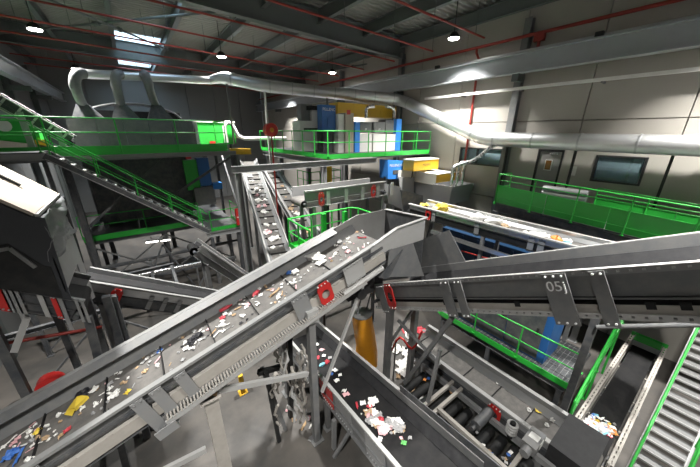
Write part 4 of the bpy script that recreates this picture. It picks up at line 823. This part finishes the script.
for k, (x0, y0, x1, y1) in enumerate(((106, 296, 122, 350), (112, 296, 128, 347))):
    pa = aty(x0, y0, 8.1+.2*k); pb_ = aty(x1, y1, 8.1+.2*k); pb_ = pa+(pb_-pa)*((pa.z-.03)/(pa.z-pb_.z))   # down to the floor
    m = MB(); m.bar(pa, pb_, .16, .16); tag(m.build('leaning_strut', 'steel_dark', loc=pb_), ['dark leaning strut touching the side conveyor end', 'dark leaning strut beside the first, closer to the main belt'][k], 'strut', 'leaning struts')
ML = conv('descending_conveyor', 'galvanised conveyor descending from the tarpaulin hood behind the main belt', (-1.75, 9.65, 4.55), (1.75, 9.65, 2.45), .85, (.26, .26), .32, 'belt_dark', 'galvanised', 'steel_dark', 'steel_rim', legs=(.5, 3.4), fl=.1)
s = ML.s_of(aty(116, 295, 9.15)); bplate(ML, s-.13, s+.13, -.3, .2, -.52, 'red', 'guard_plate', hole=True)
for px in (150, 165, 180): s = ML.s_of(aty(px, 303, 9.15)); bplate(ML, s-.06, s+.06, -.32, .1, -.47, 'steel_mid', bolts=False)
# dark scaffold behind, low on the left
sf = thing('support_scaffold', (-3, 12, 0), 'dark steel support scaffold on the floor beyond the side conveyor', 'scaffold')
for x, y in ((-4.2, 11.5), (-1.9, 11.5), (.4, 11.5), (-4.2, 14.2), (-1.9, 14.2), (.4, 14.2)): col_(sf, x, y, 2.6, .14, 'steel_dark')
for y in (11.5, 14.2): beam(sf, (-4.3, y, 2.65), (.5, y, 2.65), .12, .16, 'steel_dark'); tie(sf, (-4.2, y, .2), (-1.9, y, 2.5), .06, .06); tie(sf, (.4, y, .2), (-1.9, y, 2.5), .06, .06)
tie(sf, (-1.9, 11.5, .9), (.4, 11.5, .9), .08, .08, 'steel_dark'); tie(sf, (.4, 11.5, 2.6), (.4, 14.2, 2.6), .1, .1, 'steel_dark')
# ---- upper left: pale inclined feeder behind the railing
fd = conv('inclined_feeder', 'pale inclined feeder rising behind the green railing beside the dark wall', aty(72, 140, 18.8), aty(-14, 92, 18.8), .8, (.22, .22), .24, 'belt_dark', 'steel_dark', 'steel_dark', 'white_paint', legs=(), fl=.08)
for t in (-.42, .42): m = MB(); sbox(m, fd.F, 0, fd.L, t-.03, t+.03, -.3, -.2); m.build('lower_rail', 'white_paint', fd.o)
for i in range(9): m = MB(); sbox(m, fd.F, .2+i*.5, .28+i*.5, .43, .45, -.25, .2); m.build('stile', 'white_paint', fd.o)
for i in range(9): m = MB(); sbox(m, fd.F, .2+i*.5, .28+i*.5, -.45, -.43, -.25, .2); m.build('stile', 'white_paint', fd.o)
for px, top in ((21, 112), (58, 128)): p = aty(px, top, 18.6); m = MB(); m.bar((p.x, 18.4, 7.62), (p.x, 18.4, p.z), .2, .2, (0, 1, 0)); m.build('support_leg', 'steel_light', fd.o)
gl = thing('green_press', (-4.4, 20, 7.62), 'green press with pale oval plate behind the feeder', 'machine'); m = MB(); m.box((-5.2, 19.6, 7.64), (-3.3, 21, 8.9)); m.build('body', 'green', gl); m = MB(); m.tube([(-4.3, 19.58, 8.6), (-4.3, 19.61, 8.6)], .25, 20, True, False); m.build('plate', 'white_paint', gl); m = MB(); m.prism([(-5.2, 19.5, 7.64), (-2.6, 19.5, 7.64), (-5.2, 19.5, 8.1)], (0, .1, 0)); m.build('chute', 'cream', gl); m = MB(); m.box((-3.5, 19.5, 7.7), (-3.1, 19.7, 8.0)); m.build('motor', 'yellow', gl)
# ---- disc screen between the two lower belts
ds = thing('disc_screen', (5.6, 3, 0), 'dark roller screen with beige frame bars low between two belts', 'machine')
for x in (4.65, 6.35):
    m = MB(); m.bar((x, .6, 1.1), (x, 4.72, 1.1), .1, .16); m.build('frame_bar', 'steel_beige' if x < 5 else 'steel_mid', ds)
    for y in (.9, 4.6): m = MB(); m.bar((x, y, 0), (x, y, 1.02), .12, .12, (0, 1, 0)); m.build('support_leg', 'steel', ds)
m = MB(); m.bar((5.35, .6, 1.25), (5.35, 3.1, 1.25), .09, .12); m.build('frame_bar', 'steel_beige', ds)
for y in (3.1, 3.4, 1.2): m = MB(); m.bar((4.7, y, 1.2), (6.5, y, 1.2), .09, .1); m.build('cross_bar', 'steel_beige', ds)
for i in range(12):
    y = .75+.32*i; r_ = .13; b = MB(); b.tube([(4.72, y, .85), (6.28, y, .85)], .125, 12)
    b.build('roller', 'near_black', ds)
m = MB(); m.tube([(5.7, 2.2, 1.3), (6.4, 2.2, 1.3)], .13, 14); m.tube([(5.55, 2.2, 1.3), (5.7, 2.2, 1.3)], .05, 10); m.build('drive_motor', 'steel_dark', ds)
sn = thing('spring_mount', (7.0, 1.3, 1.3), 'grey coil spring mount on the level conveyor', 'spring'); p = atz(513, 424, 1.75)
for i in range(4): m = MB(); m.tube([p+Vector((.1*math.cos(t), .1*math.sin(t), -.02-.08*i)) for t in [2*math.pi*q/14 for q in range(15)]], .035, 8); m.build('coil', 'steel_light', sn)
m = MB(); m.tube([p-Z*.45, p+Z*.05], .06, 12); m.build('core', 'near_black', sn)
mt_ = thing('motor_block', (6.9, .8, 1.2), 'grey geared motor with pale tag at the end of the level conveyor', 'motor'); p = atz(535, 436, 1.86)
m = MB(); m.box((p.x-.3, p.y-.15, p.z-.27), (p.x+.25, p.y+.15, p.z-.02)); m.tube([(p.x-.5, p.y, p.z-.14), (p.x-.3, p.y, p.z-.14)], .1, 12); m.build('casing', 'steel', mt_); m = MB(); m.box((p.x-.08, p.y-.16, p.z-.2), (p.x+.1, p.y-.15, p.z-.02)); m.box((p.x-.1, p.y-.1, p.z-.02), (p.x+.08, p.y+.1, p.z-.01)); m.build('tag', 'paper_note', mt_)
# orange bag under the chute
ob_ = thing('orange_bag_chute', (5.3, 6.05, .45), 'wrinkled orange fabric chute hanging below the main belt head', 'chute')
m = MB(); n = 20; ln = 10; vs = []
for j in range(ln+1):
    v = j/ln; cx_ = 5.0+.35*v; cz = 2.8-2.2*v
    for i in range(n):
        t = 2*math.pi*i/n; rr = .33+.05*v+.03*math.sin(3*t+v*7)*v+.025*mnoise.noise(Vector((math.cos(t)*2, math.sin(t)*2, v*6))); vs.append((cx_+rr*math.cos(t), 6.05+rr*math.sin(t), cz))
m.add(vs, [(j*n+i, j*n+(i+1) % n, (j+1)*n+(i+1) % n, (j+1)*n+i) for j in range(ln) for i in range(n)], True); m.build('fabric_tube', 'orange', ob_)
m = MB(); m.tube([(5.0, 6.05, 2.78), (5.0, 6.05, 2.83)], .35, 20, True, False); m.build('collar', 'steel', ob_)
for dx in (-.2, .2): m = MB(); m.bar((5.0+dx, 6.05, 2.84), (5.2+dx, 6.05, 3.5), .04, .04); m.build('hanger', 'steel', ob_)
for k, (x0, y0, x1, y1, Y, w_, mt) in enumerate(((266, 372, 284, 467, 5.7, .1, 'near_black'), (262, 368, 300, 467, 5.9, .1, 'steel'), (284, 366, 258, 373, 5.8, .12, 'near_black'), (289, 330, 291, 420, 6.2, .14, 'near_black'), (334, 420, 334, 467, 4.6, .1, 'steel_mid'), (354, 425, 328, 467, 4.4, .08, 'steel'))):
    pa, pb_ = aty(x0, y0, Y), aty(x1, y1, Y)
    if pb_.z < .03: pb_ = pa.lerp(pb_, (pa.z-.03)/(pa.z-pb_.z))
    m = MB(); m.bar(pa, pb_, w_, w_); tag(m.build('frame_strut', mt, loc=pb_), ['black upright strut beside the hanging rags', 'grey slanting strut under the hanging rags', 'short black crossbar above the rags', 'thick black upright behind the rags', 'grey upright leg below the black belt wall', 'grey diagonal leg brace below the black belt wall'][k], 'strut', 'struts around the tall post')
# fouled wires and rags hanging from the struts
for k in range(34):
    x0 = 274+random.random()*34; y0 = 338+random.random()*75; p = aty(x0, y0, 5.6); pts = [p]; 
    for i in range(6): p = p+Vector((random.uniform(-.07, .07), random.uniform(-.07, .07), -random.uniform(.08, .17))); pts.append(p)
    m = MB(); m.tube(pts, [.02+.035*random.random() for _ in pts], 6); tag(m.build('hanging_rag', 'steel_beige' if k % 3 else 'steel_light', loc=pts[0]), 'dusty tangled rag strip hanging on the struts by the tall post', 'rag', 'rag strips on struts')
# dark drum housing between the two platforms
dh = thing('drum_housing', (.6, 21, 3.2), 'dark ribbed drum housing standing on the lower platform', 'machine')
m = MB(); m.box((-2.2, 20.2, 3.6), (2.6, 22.8, 6.9)); m.build('casing', 'steel_dark', dh)
for i in range(7): m = MB(); m.box((-2.2+.78*i, 20.12, 3.6), (-2.1+.78*i, 20.2, 6.9)); m.build('rib', 'steel_dark', dh)
for x in (-2, 2.3): m = MB(); m.box((x-.1, 20.4, 3.2), (x+.1, 22.6, 3.6)); m.build('foot', 'steel_dark', dh)
for k, (a_, b_, w_) in enumerate((((-2.6, 17.2, 2.1), (4.2, 17.2, 2.1), .1), ((-2.6, 16.78, 1.2), (3.8, 16.78, 1.2), .14), ((-1.2, 16.6, .04), (.3, 16.6, 2.9), .08), ((1.4, 16.6, .04), (.3, 16.6, 2.9), .08), ((2.6, 16.3, 0), (2.6, 16.3, 2.85), .16), ((-.4, 18, 1.85), (-.4, 14.4, 1.85), .12), ((1.0, 15.2, .04), (2.5, 15.2, 2.4), .07))):
    tie(sf, a_, b_, w_, w_, 'steel_dark')
yq = thing('yellow_post', aty(329, 186, 13), 'short yellow post hanging below the sorter platform', 'post'); p = aty(329, 186, 13); m = MB(); m.box((p.x-.2, 13, 5.6), (p.x+.2, 13.3, 7.22)); m.build('post_body', 'yellow', yq); m = MB(); m.box((p.x-.3, 12.9, 7.21), (p.x+.3, 13.4, 7.235)); m.build('top_plate', 'yellow', yq)
rw = thing('rear_walkway', (9.4, 16.5, 4.9), 'low green railed walkway beneath the sorter platform edge', 'walkway')
deck(rw, 8.45, 10.8, 15.6, 17.2, 4.9, 'steel_dark', nx=2); railing(rw, [(8.45, 17.2, 4.9), (8.45, 15.6, 4.9), (10.8, 15.6, 4.9), (10.8, 17.2, 4.9)], 1.15, .8, .15, 'green', r=.03)
for x, y in ((8.6, 15.7), (10.7, 15.7), (8.6, 17.1), (10.7, 17.1)): col_(rw, x, y, 4.84, .12)
rh = thing('red_hose', (5.4, 4.2, 0), 'tangled red hose among the steelwork below the steep conveyor', 'hose')
pts = [atx(392+4*i, 350-9*math.sin(i*.9)-2.0*i, 5.9) for i in range(9)]
m = MB(); m.tube([a_.lerp(b_, t_) for a_, b_ in zip(pts[:-1], pts[1:]) for t_ in (0, .5)], .035, 8); m.build('hose_run', 'red', rh)
for i in (1,): p = pts[i]; m = MB(); m.bar((p.x, p.y, 0), p, .04, .04, (0, 1, 0)); m.build('hose_stand', 'steel', rh)
# yellow bollard on the floor
yp = thing('yellow_bollard', atz(243, 392, 0), 'small yellow bollard on the floor below the main belt', 'bollard'); p = atz(243, 392, 0)
m = MB(); m.box((p.x-.07, p.y-.07, 0), (p.x+.07, p.y+.07, .75)); m.build('post', 'yellow', yp); m = MB(); m.box((p.x-.14, p.y-.14, 0), (p.x+.14, p.y+.14, .02)); m.build('foot_plate', 'yellow', yp)
# ================================================================== WASTE, piece by piece
def crumple(n, size, amp, seed, flat=1.):
    b = MB(); vs = []
    for j in range(n+1):
        for i in range(n+1):
            u, v = i/n-.5, j/n-.5; q = Vector((u*5+seed, v*5, seed*1.7)); z = amp*(mnoise.noise(q)+.5*mnoise.noise(q*2.3))+amp*.9
            vs.append((u*size*(1+.25*mnoise.noise(q*1.3)), v*size*flat*(1+.25*mnoise.noise(q*1.9+Vector((3, 1, 0)))), max(0, z)))
    b.add(vs, [(j*(n+1)+i, j*(n+1)+i+1, (j+1)*(n+1)+i+1, (j+1)*(n+1)+i) for j in range(n) for i in range(n)]); return b
def lump(r, seed, sq=.6):
    bm = bmesh.new(); bmesh.ops.create_icosphere(bm, subdivisions=2, radius=r); b = MB()
    for v in bm.verts: k = 1+.55*mnoise.noise(v.co*(2.2/r)+Vector((seed, 0, seed)))+.45*mnoise.noise(v.co*(5.5/r)+Vector((0, seed, 1))); v.co = Vector((v.co.x*k, v.co.y*k*.8, max(-.3*r, v.co.z*k*sq)))
    b.add([v.co+Z*r*.3 for v in bm.verts], [[v.index for v in f.verts] for f in bm.faces]); bm.free(); return b
PROTO = {}
def proto(kind):
    if kind in PROTO: return PROTO[kind]
    v = []
    for k in range(4):
        if kind == 'scrap': b = crumple(4, .14, .035, 3.1+k*7)
        elif kind == 'sheet': b = crumple(7, .30, .06, 1.7+k*5)
        elif kind == 'strip': b = crumple(5, .26, .03, 9+k*3, .22)
        elif kind == 'bag': b = lump(.16, 2+k*4)
        elif kind == 'ball': b = lump(.07, 5+k*3, .8)
        elif kind == 'bottle': b = MB(); b.tube([(-.13, 0, .035), (-.12, 0, .035), (.05, 0, .035), (.10, 0, .035), (.12, 0, .035), (.15, 0, .035)], [.028, .036, .036, .016, .013, .013], 10)
        elif kind == 'carton': 
            b = MB(); s_ = 1+.3*k; b.hexa([(-.16, -.11, .0), (.15, -.1, .0), (.16, .1, .01), (-.15, .11, .0), (-.15, -.12, .06*s_), (.16, -.1, .05), (.14, .12, .07*s_), (-.17, .1, .05)]); b.plate([(.15, -.1, .05), (.15, .1, .06), (.27, .12, .02), (.26, -.08, .03)], .006)
        o = b.build('proto', 'waste_white'); v.append(o.data); bpy.data.objects.remove(o)
    PROTO[kind] = v; return v
NOUN = {'scrap': 'crumpled scrap', 'sheet': 'crumpled sheet', 'strip': 'film strip', 'bag': 'plastic bag', 'ball': 'balled wrapper', 'bottle': 'plastic bottle', 'carton': 'flattened carton'}
MN = {'scrap': 'waste_scrap', 'sheet': 'waste_sheet', 'strip': 'film_strip', 'bag': 'plastic_bag', 'ball': 'balled_wrapper', 'bottle': 'plastic_bottle', 'carton': 'flattened_carton'}
def waste(kind, colr, pos, nrm, sc_, where, yaw=None, label=None):
    me = random.choice(proto(kind)); o = bpy.data.objects.new(MN[kind], me); col.objects.link(o)
    q = Z.rotation_difference(Vector(nrm)).to_matrix().to_4x4()
    o.matrix_world = Matrix.Translation(pos) @ q @ Matrix.Rotation(random.uniform(0, 6.28) if yaw is None else yaw, 4, 'Z') @ Matrix.Diagonal((sc_*random.uniform(.85, 1.15), sc_*random.uniform(.85, 1.15), sc_, 1))
    setmat(o, 'waste_'+colr)
    cn = {'tan': 'brown', 'teal': 'pale blue'}.get(colr, colr)
    tag(o, label or '%s %s lying on %s' % (cn, NOUN[kind], where), 'waste', '%s pieces on %s' % (NOUN[kind], where)); return o
def strew(c, n, px_pts, where, cols, kinds, spread=.12, size=(.7, 1.3)):
    tl = c.w/2-.16-(.2 if c is WR else 0); used = c.__dict__.setdefault('used', [])
    for i in range(n):
        x, y = random.choice(px_pts); P0 = c.on(x, y, .0)+c.d*random.gauss(0, spread)+c.lat*random.gauss(0, spread)
        v = P0-c.p0; t = max(-tl, min(tl, v.dot(c.lat))); P0 = c.F(v.dot(c.d), t, .004)
        if c is MC and any((P0-u_).length < .075 for u_ in used): continue
        used.append(P0); waste(random.choice(kinds), random.choice(cols), P0, c.n, random.uniform(*size), where)
random.seed(11)
W1 = 'the wide rising belt'
K = ['scrap', 'scrap', 'strip', 'ball', 'sheet', 'strip', 'scrap']
strew(MC, 260, [(20, 440), (32, 432), (45, 425), (28, 436), (40, 440), (60, 428), (85, 410), (112, 384), (116, 388), (100, 400), (70, 415), (105, 395), (158, 352), (150, 358), (192, 342), (196, 335), (188, 345), (222, 325), (218, 330), (247, 306), (244, 300), (230, 318), (262, 292), (275, 290), (290, 285), (285, 290), (297, 276), (280, 298), (322, 262), (345, 244), (340, 248), (350, 240), (358, 234), (364, 250), (335, 255)], W1, ['white', 'white', 'white', 'grey', 'white', 'white', 'pink', 'tan', 'white'], ['scrap', 'scrap', 'strip', 'ball', 'strip', 'scrap'], .15, (.3, .85))
strew(MC, 90, [(x, 478-.66*x+random.uniform(-14, 14)) for x in range(5, 350, 8)], W1, ['grey', 'grey', 'white', 'tan', 'black'], ['scrap', 'strip', 'ball'], .2, (.3, .6))
for kind, colr, x, y, s_ in (('carton', 'yellow', 79, 404, .95), ('bag', 'black', 84, 394, .75), ('sheet', 'white', 95, 390, .55), ('strip', 'blue', 20, 456, 1.1), ('sheet', 'blue', 12, 455, .7), ('scrap', 'blue', 160, 351, .8), ('bag', 'black', 197, 337, .75), ('sheet', 'black', 192, 342, .7), ('bottle', 'red', 226, 309, 1.25), ('scrap', 'red', 223, 318, 1.1), ('ball', 'red', 256, 294, 1.3), ('strip', 'tan', 265, 286, 1.1), ('strip', 'tan', 275, 293, 1.2), ('carton', 'white', 313, 258, 1.45), ('sheet', 'white', 321, 263, .9), ('bag', 'white', 296, 272, .75), ('scrap', 'red', 315, 255, .8), ('ball', 'blue', 290, 273, 1.1), ('strip', 'red', 362, 238, 1.0), ('scrap', 'pink', 348, 252, 1.1), ('scrap', 'yellow', 38, 432, .9), ('scrap', 'red', 68, 430, .8), ('scrap', 'yellow', 128, 392, .7), ('bag', 'grey', 340, 243, .7)):
    p = MC.on(x, y, .01); v = p-MC.p0; t = max(-.66, min(.66, v.dot(MC.lat))); waste(kind, colr, MC.F(v.dot(MC.d), t, .005), MC.n, s_, W1)
W2 = 'the black belt in tall side walls'
strew(BC, 60, [(385, 425), (380, 418), (376, 420), (388, 432), (395, 436), (372, 412), (383, 428), (400, 432), (368, 405)], W2, ['white', 'white', 'white', 'white', 'pink', 'red', 'grey', 'tan'], ['bag', 'sheet', 'scrap', 'scrap', 'sheet', 'ball'], .11, (.35, .75))
for kind, colr, x, y, s_ in (('bottle', 'red', 357, 406, .9), ('ball', 'red', 381, 419, 1.0), ('bag', 'pink', 368, 416, .5), ('scrap', 'pink', 346, 395, 1.2), ('scrap', 'white', 337, 381, 1.1), ('scrap', 'white', 344, 391, .9), ('sheet', 'grey', 398, 428, .9), ('scrap', 'green', 404, 443, .8), ('bag', 'white', 384, 430, .65), ('scrap', 'white', 335, 371, 1.2), ('ball', 'red', 327, 362, 1.3), ('ball', 'teal', 322, 365, 1.2), ('scrap', 'grey', 410, 438, .6), ('ball', 'red', 318, 358, 1.0), ('scrap', 'white', 324, 356, 1.0), ('scrap', 'grey', 330, 358, 1.0), ('ball', 'blue', 332, 374, .7), ('scrap', 'white', 340, 375, .8), ('scrap', 'pink', 322, 350, 1.0), ('sheet', 'white', 316, 345, .6)):
    p = BC.on(x, y, .02); v = p-BC.p0; t = max(-.5, min(.5, v.dot(BC.lat))); waste(kind, colr, BC.F(v.dot(BC.d), t, .01), BC.n, s_, W2)
W3 = 'the narrow belt between slotted rails'
strew(RX, 120, [(585, 420), (592, 424), (600, 428), (590, 418), (598, 422), (606, 432), (580, 414), (610, 428)], W3, ['white', 'white', 'blue', 'orange', 'teal', 'white', 'yellow', 'grey', 'red'], ['scrap', 'sheet', 'ball', 'bottle', 'scrap'], .12, (.45, .75))
W4 = 'the picking conveyor under the walkway'
strew(WR, 16, [(470, 212), (485, 218), (500, 222), (520, 232), (535, 236), (550, 240), (560, 242)], W4, ['white', 'white', 'tan', 'white', 'grey'], ['sheet', 'bag', 'scrap', 'carton', 'scrap'], .25, (.6, 1.1))
for kind, colr, x, y, s_ in (('bag', 'yellow', 441, 210, 2.4), ('carton', 'white', 480, 219, 2.0), ('bag', 'white', 495, 223, 1.8), ('sheet', 'white', 535, 238, 2.2), ('bag', 'orange', 557, 242, 1.4), ('ball', 'teal', 566, 245, 2.2), ('bag', 'tan', 505, 228, 1.2), ('sheet', 'yellow', 422, 190, 1.6)):
    p = WR.on(x, y, .02); v = p-WR.p0; t = max(-.2, min(.2, v.dot(WR.lat))); waste(kind, colr, WR.F(max(.2, v.dot(WR.d)), t, .01), WR.n, s_, W4)
W5 = 'the cleated climbing belt'
for i in range(46):
    s = .8+random.random()*10.5; s = .2+.62*round((s-.2)/.62)-.12; waste(random.choice(['scrap', 'sheet', 'bag', 'scrap']), random.choice(['white', 'white', 'white', 'grey', 'pink']), C1.F(s, random.uniform(-.3, .3), .01), C1.n, random.uniform(.7, 1.3), W5)
for i in range(18): waste(random.choice(['scrap', 'sheet', 'scrap']), random.choice(['white', 'grey', 'tan']), C2.F(.5+random.random()*7, random.uniform(-.2, .2), .01), C2.n, random.uniform(.7, 1.2), 'the second climbing belt')
for i in range(16): waste(random.choice(['scrap', 'ball']), random.choice(['white', 'red', 'grey', 'blue', 'pink']), SC.F(.5+random.random()*(SC.L-1), random.uniform(-.2, .2), .01), SC.n, random.uniform(.5, .9), 'the short black belt')
for kind, colr, x, y, s_ in (('bag', 'white', 554, 417, .55), ('scrap', 'yellow', 538, 411, .9), ('ball', 'white', 529, 410, 1.0), ('scrap', 'white', 498, 383, .7), ('ball', 'white', 547, 425, .9)):
    p = RB.on(x, y, .02); v = p-RB.p0; t = max(-.4, min(.4, v.dot(RB.lat))); waste(kind, colr, RB.F(v.dot(RB.d), t, .01), RB.n, s_, 'the level conveyor')
for i in range(5): waste('sheet' if i < 3 else 'scrap', ['grey', 'tan', 'yellow', 'white', 'pink'][i], (.28+random.uniform(-.06, .06), 5.2+random.uniform(-.06, .06), 3.301+.02*i), Z, .6, 'the capped beige post')
for i in range(40):
    x, y = random.choice([(455, 385), (462, 445), (485, 452), (500, 455), (470, 440), (510, 460), (440, 425), (418, 400), (430, 380)]); p = atz(x+random.uniform(-8, 8), y+random.uniform(-8, 8), 1.0); waste(random.choice(['ball', 'scrap', 'scrap']), random.choice(['white', 'white', 'grey', 'orange', 'blue', 'tan']), Vector((p.x, p.y, .98)), Z, random.uniform(.4, .8), 'the roller screen')
for i in range(26):
    p = atz(random.uniform(395, 425), random.uniform(330, 400), 0); waste(random.choice(['ball', 'scrap', 'sheet', 'strip']), random.choice(['white', 'grey', 'red', 'tan', 'white']), Vector((p.x, p.y, .005)), Z, random.uniform(.8, 1.6), 'the floor below the steep conveyor')
for i in range(6):
    p = atz(random.uniform(285, 312), random.uniform(405, 450), 0); waste(random.choice(['ball', 'scrap', 'strip']), random.choice(['white', 'grey', 'pink', 'tan']), Vector((p.x, p.y, .005)), Z, random.uniform(.7, 1.3), 'the floor by the tall post')
for ob in bpy.data.objects:
    if '_w' in ob: del ob['_w']
